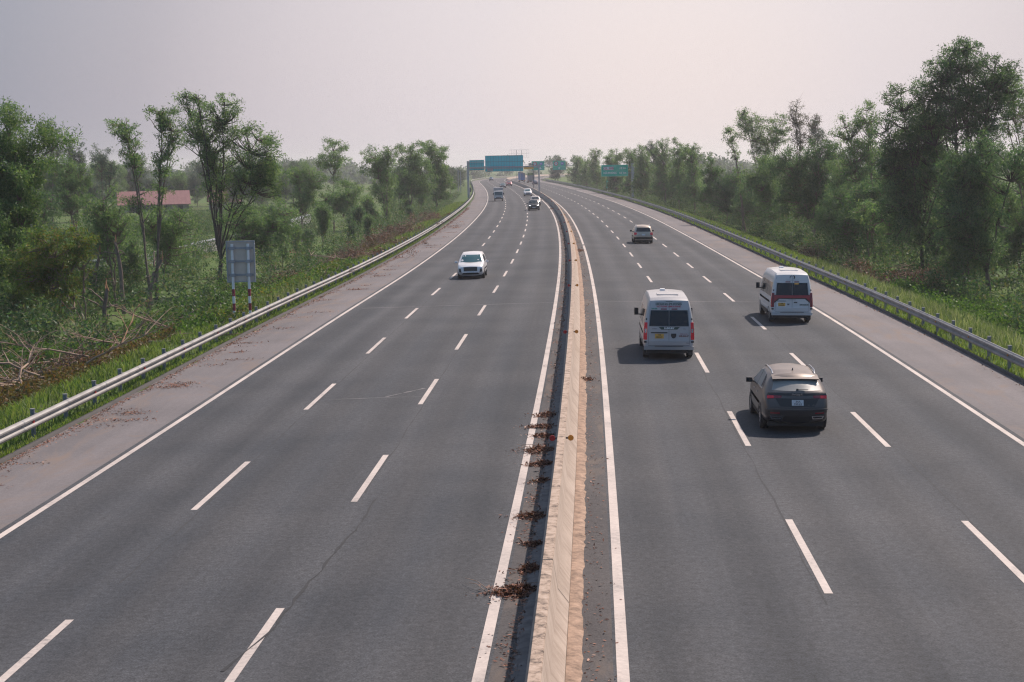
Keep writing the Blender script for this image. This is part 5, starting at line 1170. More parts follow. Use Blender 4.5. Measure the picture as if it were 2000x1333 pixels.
def mirror(parent, x, y, z, sg, mat, sx=0.19, sz=0.145):
    m = MB(); m.box(min(x, x - sg*0.14), max(x, x - sg*0.14), y - 0.02, y + 0.04, z - 0.05, z)
    m.box(min(x, x + sg*sx), max(x, x + sg*sx), y - 0.05, y + 0.09, z - 0.05, z - 0.05 + sz); o = m.build('wing_mirror', mat, parent, True, 0.018)
    m = MB(); m.box(min(x + sg*0.03, x + sg*(sx - 0.03)), max(x + sg*0.03, x + sg*(sx - 0.03)), y - 0.056, y - 0.051, z - 0.03, z - 0.07 + sz); m.build('mirror_glass', M['glass'], o)
def under_floor(parent, w_, y0, y1, z0=0.17, z1=0.36):
    m = MB(); m.box(-w_, w_, y0, y1, z0, z1); m.build('underbody', M['black'], parent)
def vroot(name, s, o, label, cat, onc=False, dyaw=0.0, group=None):
    h = float(hd(s)) + (math.pi if onc else 0) + dyaw; r = empty(name, tuple(float(q) for q in P(s, o, 0.0)), h); tag(r, label, cat, group)
    r.rotation_euler = (0, 0.017*(1 if (o > 0) != onc else -1) if abs(o) > 0.5 else 0, h); return r
BEV = 0.0

# --- dark SUV, nearest vehicle (root at the rear axle)
c = Car([(-0.72, 0.30), (-0.98, 0.40), (-1.03, 0.62), (-1.00, 0.80), (-0.93, 1.00), (-0.88, 1.14), (-0.80, 1.20), (-0.42, 1.50), (-0.34, 1.575), (0.3, 1.645), (1.1, 1.665), (1.75, 1.60), (2.55, 1.12), (3.3, 1.03), (3.62, 0.86), (3.68, 0.55), (3.5, 0.30)],
        [(0.25, 0.88), (0.5, 0.945), (0.8, 0.95), (1.0, 0.935), (1.15, 0.895), (1.4, 0.775), (1.67, 0.655)], 0.17, 0.16, 0.035, (2.4, 0.12, 0.1, 0.11), 0.085, (-0.25, 2.9, 0.72))
suv = vroot('dark_suv', 46.8, 5.66, 'dusty dark grey suv seen from behind, nearest vehicle in the right carriageway', 'car')
pt = paint('dusty_dark_paint', (0.022, 0.024, 0.030), 0.3, 0.28, 0.50, (0.36, 0.29, 0.245))
B = c.body(pt, suv)
under_floor(suv, 0.78, -0.7, 3.4)
g_ = c.patch('rear_window', [(-0.70, 1.225), (0.70, 1.225), (0.60, 1.475), (-0.60, 1.475)], M['glass_sky_dust'], suv)
m = MB(); m.box(-0.06, 0.26, -0.008, 0.0, 0, 0.02); m.box(-0.08, -0.02, -0.02, 0.0, -0.02, 0.04); wp = m.build('rear_wiper', M['black'], suv); wp.location = (0.05, c.yrear(1.255, 0) - 0.02, 1.25)
# roof spoiler
m = MB(); V_ = []
for x in np.linspace(-0.66, 0.66, 9):
    k = 1 - (x/0.66)**2; V_.append((x, -0.60 - 0.09*k, 1.515 + 0.02*k)); V_.append((x, -0.22, 1.60 + 0.025*k)); V_.append((x, -0.58 - 0.09*k, 1.485 + 0.02*k)); V_.append((x, -0.25, 1.55))
m.add(V_, [q for i in range(8) for q in ((4*i, 4*i+4, 4*i+5, 4*i+1), (4*i+2, 4*i+3, 4*i+7, 4*i+6), (4*i, 4*i+2, 4*i+6, 4*i+4))] + [(0, 1, 3, 2), (32, 34, 35, 33)]); m.build('roof_spoiler', pt, suv, True)
c.patch('light_strip', [(-0.84, 1.10), (0.84, 1.10), (0.82, 1.165), (-0.82, 1.165)], M['black'], suv, n=14)
for sg in (-1, 1):
    q = c.patch('tail_light', [(sg*0.46, 1.03), (sg*0.845, 1.00), (sg*0.845, 1.10), (sg*0.44, 1.095)], M['darkred_lens'], suv, off=0.012)
    c.patch('lit_colour_lamp', [(sg*0.66, 1.015), (sg*0.84, 1.005), (sg*0.84, 1.085), (sg*0.66, 1.085)], M['red_lens'], q, off=0.02)
    c.patch('rear_reflector', [(sg*0.50, 0.585), (sg*0.76, 0.585), (sg*0.76, 0.625), (sg*0.50, 0.625)], M['darkred_lens'], suv, off=0.015)
    e_ = c.patch('exhaust_trim', [(sg*0.44, 0.425), (sg*0.72, 0.43), (sg*0.77, 0.52), (sg*0.40, 0.52)], M['chrome'], suv, off=0.014)
    c.patch('exhaust_outlet', [(sg*0.465, 0.45), (sg*0.70, 0.455), (sg*0.735, 0.502), (sg*0.43, 0.502)], M['black'], e_, off=0.022)
c.patch('lower_garnish', [(-0.38, 0.42), (0.38, 0.42), (0.42, 0.53), (-0.42, 0.53)], M['black'], suv)
# dark recess round the plate
c.patch('tailgate_recess', [(-0.48, 0.79), (0.48, 0.79), (0.62, 1.02), (-0.62, 1.02)], M['black'], suv, off=0.006)
pl = c.patch('number_plate', [(-0.165, 0.83), (0.165, 0.83), (0.165, 0.985), (-0.165, 0.985)], M['white_plate'], suv, off=0.018, n=2)
yp = c.yrear(0.9, 0) - 0.045
text_mesh('lettering', '34A', 0.085, M['sign_black'], pl, M_rear(0, yp - 0.012, 0.945)); text_mesh('lettering', '799.63', 0.085, M['sign_black'], pl, M_rear(0, yp, 0.868))
text_mesh('lettering', 'Zotye Zxr' if False else 'Beijing X', 0.075, M['chrome'], B, M_rear(0.0, c.yrear(1.13, 0) - 0.03, 1.135), xs=1.1)
c.patch('bumper_crease', [(-0.86, 0.70), (0.86, 0.70), (0.87, 0.73), (-0.87, 0.73)], pt, suv, off=0.02, n=12)
for sg in (-1, 1):
    c.side('side_window', [(-0.05, 1.20), (0.30, 1.17), (0.35, 1.52), (0.15, 1.46)], M['glass'], suv, sg)
    c.side('side_window', [(0.36, 1.17), (1.15, 1.14), (1.15, 1.57), (0.41, 1.53)], M['glass_sky_dust'], suv, sg)
    c.side('side_window', [(1.22, 1.14), (2.22, 1.13), (1.66, 1.53), (1.22, 1.57)], M['glass_sky_dust'], suv, sg)
    c.side('window_trim', [(-0.10, 1.165), (2.3, 1.10), (2.3, 1.12), (-0.10, 1.19)], M['chrome'], suv, sg, 0.012)
    for y in (0.55, 1.35):
        m = MB(); m.box(0, 0.035, 0, 0.16, 0, 0.03); h_ = m.build('door_handle', M['chrome'], suv); h_.location = (sg*(c.w(y, 1.0) + 0.005) - (0.035 if sg < 0 else 0), y, 0.985)
    mm = MB(); mm.tube([(sg*0.60, -0.10, 1.60), (sg*0.615, 0.1, 1.685), (sg*0.63, 0.9, 1.71), (sg*0.62, 1.5, 1.67), (sg*0.60, 1.65, 1.61)], 0.022, 8); mm.build('roof_rail', M['chrome'], suv, True)
    mirror(suv, sg*0.96, 2.05, 1.12, sg, M['black'], 0.19, 0.145)
    for y in (0.0, 2.72):
        wheel(suv, sg*0.83, y, 0.355, 0.235, sg); arch(c, y, 0.355, sg, suv)
    c.side('sill_trim', [(0.42, 0.26), (2.32, 0.26), (2.32, 0.36), (0.42, 0.36)], M['black'], suv, sg, 0.012)
m = MB(); m.prism([(-0.02, 0.0), (0.16, 0.0), (0.02, 0.09)], 'x', -0.012, 0.012); f_ = m.build('fin_antenna', M['black'], suv); f_.location = (0, 0.1, 1.655)
c.patch('windscreen', [(-0.72, 1.16), (0.72, 1.16), (0.60, 1.56), (-0.60, 1.56)], M['glass'], suv, 'front')

# --- vans (root at the rear axle)
def van(root, pt, second=False):
    c = Car([(-0.72, 0.42), (-0.97, 0.45), (-1.01, 0.60), (-0.99, 0.80), (-0.98, 1.30), (-0.93, 2.0), (-0.87, 2.29), (-0.70, 2.38), (1.5, 2.42), (3.0, 2.38), (3.35, 2.26), (4.15, 1.45), (4.65, 1.16), (4.80, 0.85), (4.78, 0.45), (4.5, 0.36)],
            [(0.4, 0.955), (0.6, 0.985), (0.9, 0.99), (1.3, 0.97), (1.9, 0.885), (2.3, 0.80), (2.42, 0.765)], 0.035, 0.14, 0.035, (3.4, 0.12, -0.2, 0.02), 0.055, (-0.3, 3.9, 1.0))
    B = c.body(pt, root); under_floor(root, 0.85, -0.8, 4.5, 0.24, 0.48)
    for sg in (-1, 1):
        c.patch('rear_window', [(sg*0.012, 1.31), (sg*0.76, 1.31), (sg*0.71, 1.93), (sg*0.012, 1.93)], M['glass'], root)
        c.patch('high_brake_light', [(sg*0.09, 1.955), (sg*0.32, 1.955), (sg*0.32, 2.0), (sg*0.09, 2.0)], M['darkred_lens'], root)
        z0, z1 = 0.79, 1.46
        tl = c.patch('tail_light', [(sg*0.845, z0), (sg*0.965, z0), (sg*0.945, z1), (sg*0.83, z1)], M['darkred_lens'] if second else M['red_lens'], root, off=0.016, n=3)
        c.side('tail_light_side', [(-0.96, z0), (-0.84, z0), (-0.84, z1), (-0.94, z1)], M['red_lens'], tl, sg, 0.012)
        if not second: c.patch('clear_lens', [(sg*0.865, 1.06), (sg*0.945, 1.06), (sg*0.94, 1.22), (sg*0.865, 1.22)], M['chrome'], tl, off=0.022, n=2)
        c.patch('step_corner', [(sg*0.86, 0.67), (sg*0.965, 0.67), (sg*0.965, 0.74), (sg*0.86, 0.74)], M['black'], root, off=0.012, n=2)
        c.patch('hinge', [(sg*0.85, 1.55), (sg*0.90, 1.55), (sg*0.895, 1.62), (sg*0.845, 1.62)], M['black'], root, off=0.018, n=1)
        c.side('side_window', [(-0.62, 1.28), (0.9, 1.28), (0.9, 1.93), (-0.62, 1.93)], M['glass'], root, sg)
        c.side('side_window', [(0.98, 1.28), (2.35, 1.28), (2.35, 1.93), (0.98, 1.93)], M['glass'], root, sg)
        c.side('side_window', [(2.45, 1.26), (3.75, 1.26), (3.2, 1.90), (2.45, 1.93)], M['glass'], root, sg)
        c.side('side_molding', [(0.45, 0.62), (3.3, 0.62), (3.3, 0.70), (0.45, 0.70)], M['dark_metal'] if not second else pt, root, sg, 0.012)
        if second: c.side('side_step', [(0.5, 0.40), (3.2, 0.40), (3.2, 0.56), (0.5, 0.56)], M['black'], root, sg, 0.02)
        mirror(root, sg*1.03, 3.55, 1.38, sg, M['black'], 0.17, 0.30)
        for y in (0.0, 3.75):
            wheel(root, sg*0.85, y, 0.345, 0.22, sg); arch(c, y, 0.345, sg, root)
        # mud flap
        m = MB(); m.box(min(sg*0.75, sg*0.96), max(sg*0.75, sg*0.96), -0.50, -0.48, 0.14, 0.5); m.build('mud_flap', M['black'], root)
    c.patch('windscreen', [(-0.82, 1.50), (0.82, 1.50), (0.70, 2.20), (-0.70, 2.20)], M['glass'], root, 'front')
    bm_ = c.patch('rear_bumper', [(-0.955, 0.40), (0.955, 0.40), (0.96, 0.53), (-0.96, 0.53)], pt, root, off=0.07, th=0.10, n=12)
    c.patch('bumper_step', [(-0.55, 0.525), (0.55, 0.525), (0.55, 0.545), (-0.55, 0.545)], M['black'], root, off=0.055, n=8)
    for x0, x1, z0, z1 in ((-0.006, 0.006, 0.56, 2.26), (-0.80, -0.792, 0.60, 2.2), (0.792, 0.80, 0.60, 2.2)):
        c.patch('door_gap', [(x0, z0), (x1, z0), (x1*0.92 if abs(x1) > 0.1 else x1, z1), (x0*0.92 if abs(x0) > 0.1 else x0, z1)], M['black'], B, off=0.004, n=1, nz=6)
    c.patch('door_gap', [(-0.80, 0.555), (0.80, 0.555), (0.80, 0.567), (-0.80, 0.567)], M['black'], B, off=0.004, n=8)
    c.patch('door_crease', [(-0.78, 0.73), (0.78, 0.73), (0.78, 0.76), (-0.78, 0.76)], pt, B, off=0.014, n=8)
    # roof hatch and vent
    m = MB(); m.box(-0.42, 0.42, 0.2, 0.9, 2.425, 2.455); m.build('roof_hatch', pt, root, False, 0.01)
    m = MB(); m.box(-0.20, 0.0, 2.3, 2.6, 2.42, 2.50); m.build('roof_vent', M['white_paint'], root, False, 0.02)
    return c, B
va = vroot('silver_van', 63.35, 2.87, 'silver minibus with LUXURY lettering seen from behind, beside the median line', 'van')
ptv = paint('silver_white_paint', (0.42, 0.42, 0.43), 0.25, 0.32, 0.16)
c, B = van(va, ptv)
nb = c.patch('plate_bar', [(-0.70, 1.045), (-0.06, 1.045), (-0.06, 1.085), (-0.70, 1.085)], M['black'], va, off=0.03)
pl = c.patch('number_plate', [(-0.54, 0.84), (-0.20, 0.84), (-0.20, 1.02), (-0.54, 1.02)], M['yellow_plate'], va, off=0.02, n=2)
yy = c.yrear(0.93, 0.37) - 0.026
text_mesh('lettering', '34B', 0.085, M['sign_black'], pl, M_rear(-0.37, yy, 0.975)); text_mesh('lettering', '003.47', 0.085, M['sign_black'], pl, M_rear(-0.37, yy, 0.89))
dk = simple('decal_dark_green', (0.02, 0.06, 0.05), 0.5); rd = simple('decal_red', (0.42, 0.05, 0.09), 0.5); gr = simple('decal_green', (0.02, 0.22, 0.15), 0.5); br = simple('decal_brown', (0.18, 0.06, 0.05), 0.5)
bd = c.patch('luxury_band', [(-0.30, 1.185), (0.32, 1.185), (0.42, 1.285), (-0.40, 1.285)], dk, va, off=0.006)
text_mesh('lettering', 'LUXURY', 0.088, M['sign_text'], bd, M_rear(0.01, c.yrear(1.235, 0) - 0.012, 1.235), xs=1.15, bold=0.004)
text_mesh('lettering', 'HOANG PHONG', 0.115, dk, B, M_rear(-0.02, c.yrear(2.17, 0) - 0.012, 2.165, -0.16), xs=1.15, bold=0.003)
text_mesh('lettering', 'HOTLINE LIMOUSINE', 0.085, rd, B, M_rear(-0.02, c.yrear(2.07, 0) - 0.012, 2.075, -0.1), xs=1.15, bold=0.003)
m = MB(); m.prism([(-0.5, 2.235), (-0.18, 2.245), (0.0, 2.26), (0.18, 2.245), (0.5, 2.235), (0.15, 2.255), (0.1, 2.275), (-0.1, 2.275), (-0.15, 2.255)], 'y', c.yrear(2.25, 0) - 0.012, c.yrear(2.25, 0) + 0.02); m.build('emblem', dk, B)
text_mesh('lettering', 'VIP-088', 0.07, gr, B, M_rear(-0.57, c.yrear(1.985, 0.57) - 0.012, 1.985), bold=0.003)
text_mesh('lettering', '34B-003.47', 0.085, br, B, M_rear(0.57, c.yrear(0.93, 0.57) - 0.012, 0.93), xs=0.95, bold=0.003)
text_mesh('lettering', '0988 123 456', 0.055, rd, B, M_rear(0.57, c.yrear(1.02, 0.57) - 0.012, 1.01), xs=0.95)
text_mesh('lettering', 'TRANSIT', 0.05, M['sign_black'], B, M_rear(-0.56, c.yrear(1.22, 0.56) - 0.012, 1.215)); text_mesh('lettering', 'VAN', 0.05, M['sign_black'], B, M_rear(0.60, c.yrear(1.21, 0.6) - 0.012, 1.205)); text_mesh('lettering', 'TDCi', 0.05, M['sign_black'], B, M_rear(0.72, c.yrear(0.66, 0.6) - 0.012, 0.66))
m = MB(); m.prism([(0.08, 1.03), (0.28, 1.03), (0.28, 0.93), (0.24, 0.86), (0.18, 0.84), (0.12, 0.86), (0.08, 0.93)], 'y', c.yrear(0.93, 0.18) - 0.012, c.yrear(0.93, 0.18) + 0.02); m.build('door_handle', M['black'], va)

vb = vroot('white_van', 77.55, 9.43, 'white minibus with a red band across its rear doors in the outer right lane', 'van')
ptw = paint('white_paint', (0.58, 0.58, 0.58), 0.0, 0.3, 0.12)
c, B = van(vb, ptw, True)
c.patch('black_band', [(-0.84, 1.17), (0.84, 1.17), (0.84, 1.37), (-0.84, 1.37)], M['black'], vb, off=0.006, n=12)
rb = c.patch('red_band', [(-0.83, 1.215), (0.83, 1.215), (0.83, 1.345), (-0.83, 1.345)], M['red_band'], vb, off=0.013, n=12)
for sg in (-1, 1):
    c.patch('band_end', [(sg*0.83, 0.98), (sg*0.835, 0.98), (sg*0.84, 1.17), (sg*0.60, 1.17)], M['black'], vb, off=0.007, n=4)
    c.patch('red_band_end', [(sg*0.825, 1.05), (sg*0.83, 1.05), (sg*0.83, 1.214), (sg*0.66, 1.214)], M['red_band'], rb, off=0.014, n=4)
pf_ = c.patch('plate_frame', [(-0.70, 0.80), (-0.27, 0.80), (-0.27, 1.055), (-0.70, 1.055)], M['white_paint'], vb, off=0.012, n=2)
pl = c.patch('number_plate', [(-0.655, 0.83), (-0.315, 0.83), (-0.315, 0.995), (-0.655, 0.995)], M['yellow_plate'], vb, off=0.02, n=2)
yy = c.yrear(0.93, 0.4) - 0.026
text_mesh('lettering', '29B', 0.08, M['sign_black'], pl, M_rear(-0.485, yy, 0.955)); text_mesh('lettering', '623.58', 0.08, M['sign_black'], pl, M_rear(-0.485, yy, 0.875))
c.patch('plate_bar', [(-0.70, 1.06), (-0.28, 1.06), (-0.28, 1.085), (-0.70, 1.085)], M['black'], vb, off=0.03)
c.patch('door_handle', [(0.08, 0.985), (0.24, 0.985), (0.24, 1.035), (0.08, 1.035)], M['black'], vb, off=0.02, n=2); c.patch('door_badge', [(-0.22, 0.88), (-0.14, 0.88), (-0.12, 0.95), (-0.24, 0.95)], M['dark_metal'], vb, off=0.014, n=2)
text_mesh('lettering', '29B-623.58', 0.095, dk, B, M_rear(0.56, c.yrear(0.89, 0.56) - 0.012, 0.895), xs=0.95, bold=0.003)
text_mesh('lettering', 'M I N H A N H', 0.075, M['grey_metal'], B, M_rear(0.0, c.yrear(2.06, 0) - 0.012, 2.055, -0.1), xs=1.2); text_mesh('lettering', 'SOLAR', 0.075, M['grey_metal'], B, M_rear(0.0, c.yrear(1.13, 0) - 0.02, 1.13), xs=1.5)
m = MB(); yl = c.yrear(2.19, 0) - 0.014
m.prism([(0.03 + 0.10*math.cos(a), 2.19 + 0.10*math.sin(a)) for a in np.linspace(-1.45, 1.45, 12)] + [(0.05 + 0.03*math.cos(a), 2.19 + 0.06*math.sin(a)) for a in np.linspace(1.3, -1.3, 8)], 'y', yl, yl + 0.04)
m.prism([(-0.01 + 0.11*math.cos(a), 2.17 + 0.11*math.sin(a)) for a in np.linspace(1.7, 3.4, 10)] + [(-0.01 + 0.085*math.cos(a), 2.17 + 0.085*math.sin(a)) for a in np.linspace(3.4, 1.7, 10)], 'y', yl, yl + 0.04); m.build('logo', M['sign_black'], B)
c.patch('window_sticker', [(0.10, 1.86), (0.30, 1.86), (0.30, 1.92), (0.10, 1.92)], M['sign_orange'], vb, off=0.015, n=2)

# --- generic cars
def car_body(kind):
    if kind == 'suv':
        ol = [(-0.80, 0.33), (-0.98, 0.42), (-1.02, 0.65), (-0.98, 0.98), (-0.90, 1.12), (-0.62, 1.55), (-0.48, 1.66), (0.4, 1.72), (1.2, 1.71), (1.75, 1.62), (2.5, 1.10), (3.25, 1.00), (3.52, 0.82), (3.58, 0.5), (3.4, 0.3)]
        Wt = [(0.25, 0.86), (0.5, 0.93), (0.8, 0.94), (1.05, 0.915), (1.4, 0.80), (1.72, 0.68)]
    else:
        ol = [(-0.80, 0.30), (-0.98, 0.40), (-1.02, 0.62), (-1.0, 0.95), (-0.55, 1.02), (0.15, 1.36), (0.55, 1.44), (1.2, 1.45), (1.6, 1.38), (2.4, 0.98), (3.2, 0.88), (3.52, 0.72), (3.58, 0.48), (3.4, 0.28)]
        Wt = [(0.25, 0.84), (0.5, 0.90), (0.8, 0.905), (0.98, 0.88), (1.25, 0.74), (1.45, 0.62)]
    return Car(ol, Wt, 0.09, 0.14, 0.03, (2.3, 0.12, 0.2, 0.07), 0.05, (-0.3, 2.8, 0.68))
def rear_car(root, pt, kind, lens, bumper=None):
    c = car_body(kind); c.body(pt, root); under_floor(root, 0.75, -0.75, 3.3)
    zt = 1.53 if kind == 'suv' else 1.33; zb = 1.16 if kind == 'suv' else 1.05; tw = 0.60 if kind == 'suv' else 0.52
    c.patch('rear_window', [(-0.70, zb), (0.70, zb), (tw, zt), (-tw, zt)], M['glass'], root)
    zl = 0.86 if kind == 'suv' else 0.74
    for sg in (-1, 1):
        q = c.patch('tail_light', [(sg*0.66, zl), (sg*0.87, zl), (sg*0.86, zl + 0.24), (sg*0.62, zl + 0.20)], lens, root, off=0.014, n=3)
        c.side('tail_light_side', [(-0.93, zl), (-0.74, zl + 0.04), (-0.80, zl + 0.20), (-0.9, zl + 0.22)], lens, q, sg, 0.01)
        zz = 1.14 if kind == 'suv' else 1.0
        c.side('side_window', [(0.0, zz), (1.05, zz), (1.05, zz + 0.42), (0.25, zz + 0.38)], M['glass'], root, sg); c.side('side_window', [(1.12, zz), (2.15, zz - 0.02), (1.68, zz + 0.36), (1.12, zz + 0.42)], M['glass'], root, sg)
        mirror(root, sg*0.98, 2.0, 1.10, sg, M['black'])
        for y in (0.0, 2.68): wheel(root, sg*0.81, y, 0.35, 0.23, sg); arch(c, y, 0.35, sg, root)
        if kind == 'suv':
            mm = MB(); mm.tube([(sg*0.62, -0.30, 1.68), (sg*0.63, 0.0, 1.76), (sg*0.63, 1.2, 1.78), (sg*0.62, 1.5, 1.70)], 0.022, 6); mm.build('roof_rail', M['chrome'], root, True)
    if bumper: c.patch('lower_bumper', [(-0.88, 0.33), (0.88, 0.33), (0.90, 0.64), (-0.90, 0.64)], bumper, root, off=0.02, n=10)
    c.patch('number_plate', [(-0.165, 0.80), (0.165, 0.80), (0.165, 0.95), (-0.165, 0.95)], M['white_plate'], root, off=0.016, n=2)
    return c
def front_car(root, pt, kind, dark=False, lamps=True, detail=True):
    c = car_body(kind); c.body(pt, root); under_floor(root, 0.75, -0.75, 3.3)
    zb, zt = (1.14, 1.60) if kind == 'suv' else (1.02, 1.36); tw = 0.60 if kind == 'suv' else 0.54
    c.patch('windscreen', [(-0.74, zb), (0.74, zb), (tw, zt), (-tw, zt)], M['glass'] if dark else M['windscreen'], root, 'front')
    z0 = 0.60 if kind == 'suv' else 0.52
    c.patch('grille', [(-0.46, z0 - 0.03), (0.46, z0 - 0.03), (0.47, z0 + 0.25), (-0.47, z0 + 0.25)], M['black'], root, 'front', n=8)
    c.patch('lower_intake', [(-0.62, 0.34), (0.62, 0.34), (0.48, 0.46), (-0.48, 0.46)], M['black'], root, 'front', off=0.012, n=8)
    for sg in (-1, 1):
        c.patch('headlight', [(sg*0.48, z0 + 0.16), (sg*0.80, z0 + 0.20), (sg*0.80, z0 + 0.28), (sg*0.48, z0 + 0.25)], M['lamp_lit'] if dark else M['lamp'], root, 'front', off=0.014, n=4)
        if detail: c.patch('fog_light', [(sg*0.62, z0 - 0.12), (sg*0.78, z0 - 0.08), (sg*0.80, z0 + 0.13), (sg*0.66, z0 + 0.13)], M['black'], root, 'front', off=0.014, n=3)
        zz = 1.14 if kind == 'suv' else 1.0
        c.side('side_window', [(0.0, zz), (1.05, zz), (1.05, zz + 0.42), (0.25, zz + 0.38)], M['glass'], root, sg); c.side('side_window', [(1.12, zz), (2.15, zz - 0.02), (1.68, zz + 0.36), (1.12, zz + 0.42)], M['glass'], root, sg)
        mirror(root, sg*0.98, 2.0, 1.10, sg, pt if not dark else M['black'])
        for y in (0.0, 2.68): wheel(root, sg*0.81, y, 0.35, 0.23, sg); arch(c, y, 0.35, sg, root)
        c.patch('tail_light', [(sg*0.66, 0.8), (sg*0.87, 0.8), (sg*0.86, 1.0), (sg*0.62, 1.0)], M['darkred_lens'], root, off=0.014, n=3)
    c.patch('number_plate', [(-0.26, 0.47), (0.26, 0.47), (0.26, 0.58), (-0.26, 0.58)], M['white_plate'], root, 'front', off=0.02, n=3)
    c.patch('rear_window', [(-0.70, 1.18 if kind == 'suv' else 1.05), (0.70, 1.18 if kind == 'suv' else 1.05), (tw, zt - 0.06), (-tw, zt - 0.06)], M['glass'], root)
    return c
be = vroot('beige_suv', 156.0, 6.08, 'champagne beige suv with black bumper seen from behind, alone in the middle right lane', 'car')
rear_car(be, paint('beige_paint', (0.44, 0.36, 0.29), 0.3, 0.3, 0.2), 'suv', M['red_lens'], M['black'])
W_ = paint('white_car_paint', (0.70, 0.68, 0.68), 0.0, 0.28, 0.05)
def onc(name, s, o, label, col, kind, dark=False):
    r = vroot(name, s + 2.68, o, label, 'car', True); front_car(r, col, kind, dark); return r
o_ = onc('white_suv', 111.05, -7.93, 'white suv with black grille driving towards the camera, nearest oncoming car', W_, 'suv')
onc('black_car', 264.8, -4.62, 'black suv with lit headlights driving towards the camera, close to the median', paint('black_paint', (0.02, 0.021, 0.024), 0.1, 0.35, 0.02), 'suv', True)
onc('beige_car', 292.0, -4.00, 'pale beige car half hidden right behind the oncoming black suv', paint('pale_beige_paint', (0.50, 0.45, 0.42), 0.2, 0.3, 0.1), 'suv', True)
onc('white_suv', 379.0, -3.82, 'smaller white suv farther up the inner left lane beyond the black suv', W_, 'suv')
onc('blue_grey_car', 505.0, -7.60, 'dark blue-grey car beside the red car in the middle left lane', paint('bluegrey_paint', (0.06, 0.075, 0.10), 0.3, 0.3, 0.1), 'sedan')
onc('red_car', 540.0, -4.70, 'red car next to the median barrier far up the left carriageway', paint('red_paint', (0.36, 0.03, 0.05), 0.1, 0.3, 0.1), 'suv')
onc('blue_car', 745.0, -8.0, 'farthest tiny blue car at the top of the left carriageway', paint('far_blue_paint', (0.05, 0.09, 0.17), 0.2, 0.3, 0.1), 'suv')
bc = vroot('blue_car', 567.0, 5.10, 'small blue car seen from behind, right of the camera mast', 'car'); rear_car(bc, paint('blue_paint', (0.03, 0.07, 0.17), 0.2, 0.3, 0.1), 'sedan', M['red_lens'])

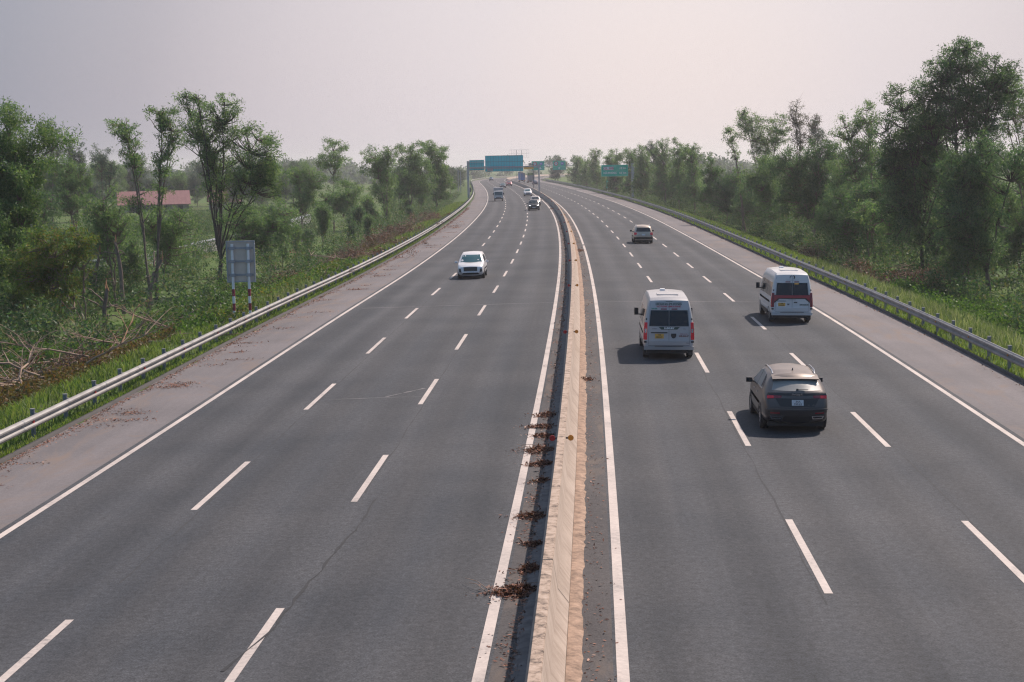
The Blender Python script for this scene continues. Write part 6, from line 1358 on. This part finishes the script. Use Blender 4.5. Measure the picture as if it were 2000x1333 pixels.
# --- trucks
def truck(root, cabcol, boxcol, L_, H_, W2, onc_front=True, top=None, z0=0.95, boxname='cargo_box'):
    m = MB(); m.box(-W2, W2, 0.0, L_, z0, H_); bx = m.build(boxname, boxcol, root, False, 0.02)
    m = MB()
    for k in range(7): m.box(-W2 - 0.015, W2 + 0.015, L_*k/6 - 0.03*(k == 6), L_*k/6 + 0.05, z0 + 0.05, H_ - 0.05)
    m.box(-W2 - 0.02, W2 + 0.02, -0.03, L_ + 0.03, H_ - 0.12, H_ + 0.015); m.build('box_frame', M['grey_metal'], bx)
    if top: m = MB(); m.prism([(-W2, H_), (W2, H_), (W2*0.85, H_ + 1.0), (-W2*0.85, H_ + 1.0)], 'y', 0.02, L_ - 0.1); m.build('tarpaulin', top, root)
    m = MB(); m.box(-0.45, 0.45, -0.1, L_ + 1.6, 0.55, z0 - 0.01); m.build('chassis', M['black'], root)
    cw = W2 - 0.08; y0 = L_ + 0.15
    cab = MB(); cab.prism([(y0, 0.55), (y0 + 1.55, 0.5), (y0 + 1.62, 1.15), (y0 + 1.30, 2.05), (y0 + 1.15, 2.14), (y0, 2.16)], 'x', -cw, cw); cb = cab.build('cab', cabcol, root, True, 0.03)
    m = MB(); m.add([(-cw + 0.10, y0 + 1.618, 1.24), (cw - 0.10, y0 + 1.618, 1.24), (cw - 0.14, y0 + 1.345, 2.0), (-cw + 0.14, y0 + 1.345, 2.0), (-cw + 0.10, y0 + 1.56, 1.22), (cw - 0.10, y0 + 1.56, 1.22), (cw - 0.14, y0 + 1.30, 1.98), (-cw + 0.14, y0 + 1.30, 1.98)], [(0,1,2,3),(7,6,5,4),(0,4,5,1),(1,5,6,2),(2,6,7,3),(3,7,4,0)]); m.build('windscreen', M['windscreen'], cb)
    m = MB(); m.box(-cw + 0.2, cw - 0.2, y0 + 1.58, y0 + 1.65, 0.72, 0.86); m.build('grille', M['dark_metal'], cb)
    m = MB(); m.box(-cw - 0.02, cw + 0.02, y0 + 1.5, y0 + 1.68, 0.42, 0.64); m.build('bumper', M['black'], root)
    for sg in (-1, 1):
        m = MB(); m.box(min(sg*(cw - 0.38), sg*(cw - 0.08)), max(sg*(cw - 0.38), sg*(cw - 0.08)), y0 + 1.6, y0 + 1.665, 0.72, 0.90); m.build('headlight', M['lamp'], cb)
        m = MB(); m.box(min(sg*cw, sg*(cw + 0.012)), max(sg*cw, sg*(cw + 0.012)), y0 + 0.35, y0 + 1.2, 1.25, 1.95); m.build('side_window', M['glass'], cb)
        m = MB(); m.box(min(sg*(cw + 0.08), sg*(cw + 0.26)), max(sg*(cw + 0.08), sg*(cw + 0.26)), y0 + 1.35, y0 + 1.45, 1.35, 1.75); m.box(min(sg*cw, sg*(cw + 0.1)), max(sg*cw, sg*(cw + 0.1)), y0 + 1.38, y0 + 1.42, 1.6, 1.65); m.build('wing_mirror', M['black'], root)
        m = MB(); m.box(min(sg*(W2 - 0.35), sg*(W2 - 0.05)), max(sg*(W2 - 0.35), sg*(W2 - 0.05)), -0.06, 0.0, z0 - 0.22, z0 - 0.03); m.build('tail_light', M['red_lens'], root)
        for y in (L_*0.22, y0 + 0.75): wheel(root, sg*(cw - 0.12), y, 0.42, 0.24, sg)
tr = vroot('small_truck', 337.5 + 6.0, -10.82, 'small pale truck with a high cargo box coming down the outer left lane', 'truck', True)
truck(tr, paint('truck_white', (0.52, 0.53, 0.52), 0, 0.4, 0.2), simple('truck_box_grey', (0.20, 0.20, 0.21), 0.6, 0.2), 4.0, 2.75, 0.98)
t2 = vroot('blue_truck', 640.0, 3.25, 'bright blue box truck seen from behind beside the median far off', 'truck')
truck(t2, M['white_paint'], simple('truck_box_blue', (0.02, 0.27, 0.72), 0.55), 7.0, 3.7, 1.22)
t3 = vroot('grey_truck', 790.0, 4.7, 'grey truck ahead of the bright blue box truck', 'truck')
truck(t3, M['white_paint'], simple('truck_box_slate', (0.16, 0.18, 0.21), 0.6), 7.0, 3.5, 1.22)
t4 = vroot('tarpaulin_truck', 610.0, 5.60, 'grey truck with a green load cover ahead of the small blue car', 'truck')
truck(t4, M['white_paint'], simple('truck_box_pale', (0.42, 0.40, 0.39), 0.6), 7.5, 2.9, 1.22, top=simple('green_tarp', (0.11, 0.19, 0.05), 0.8))
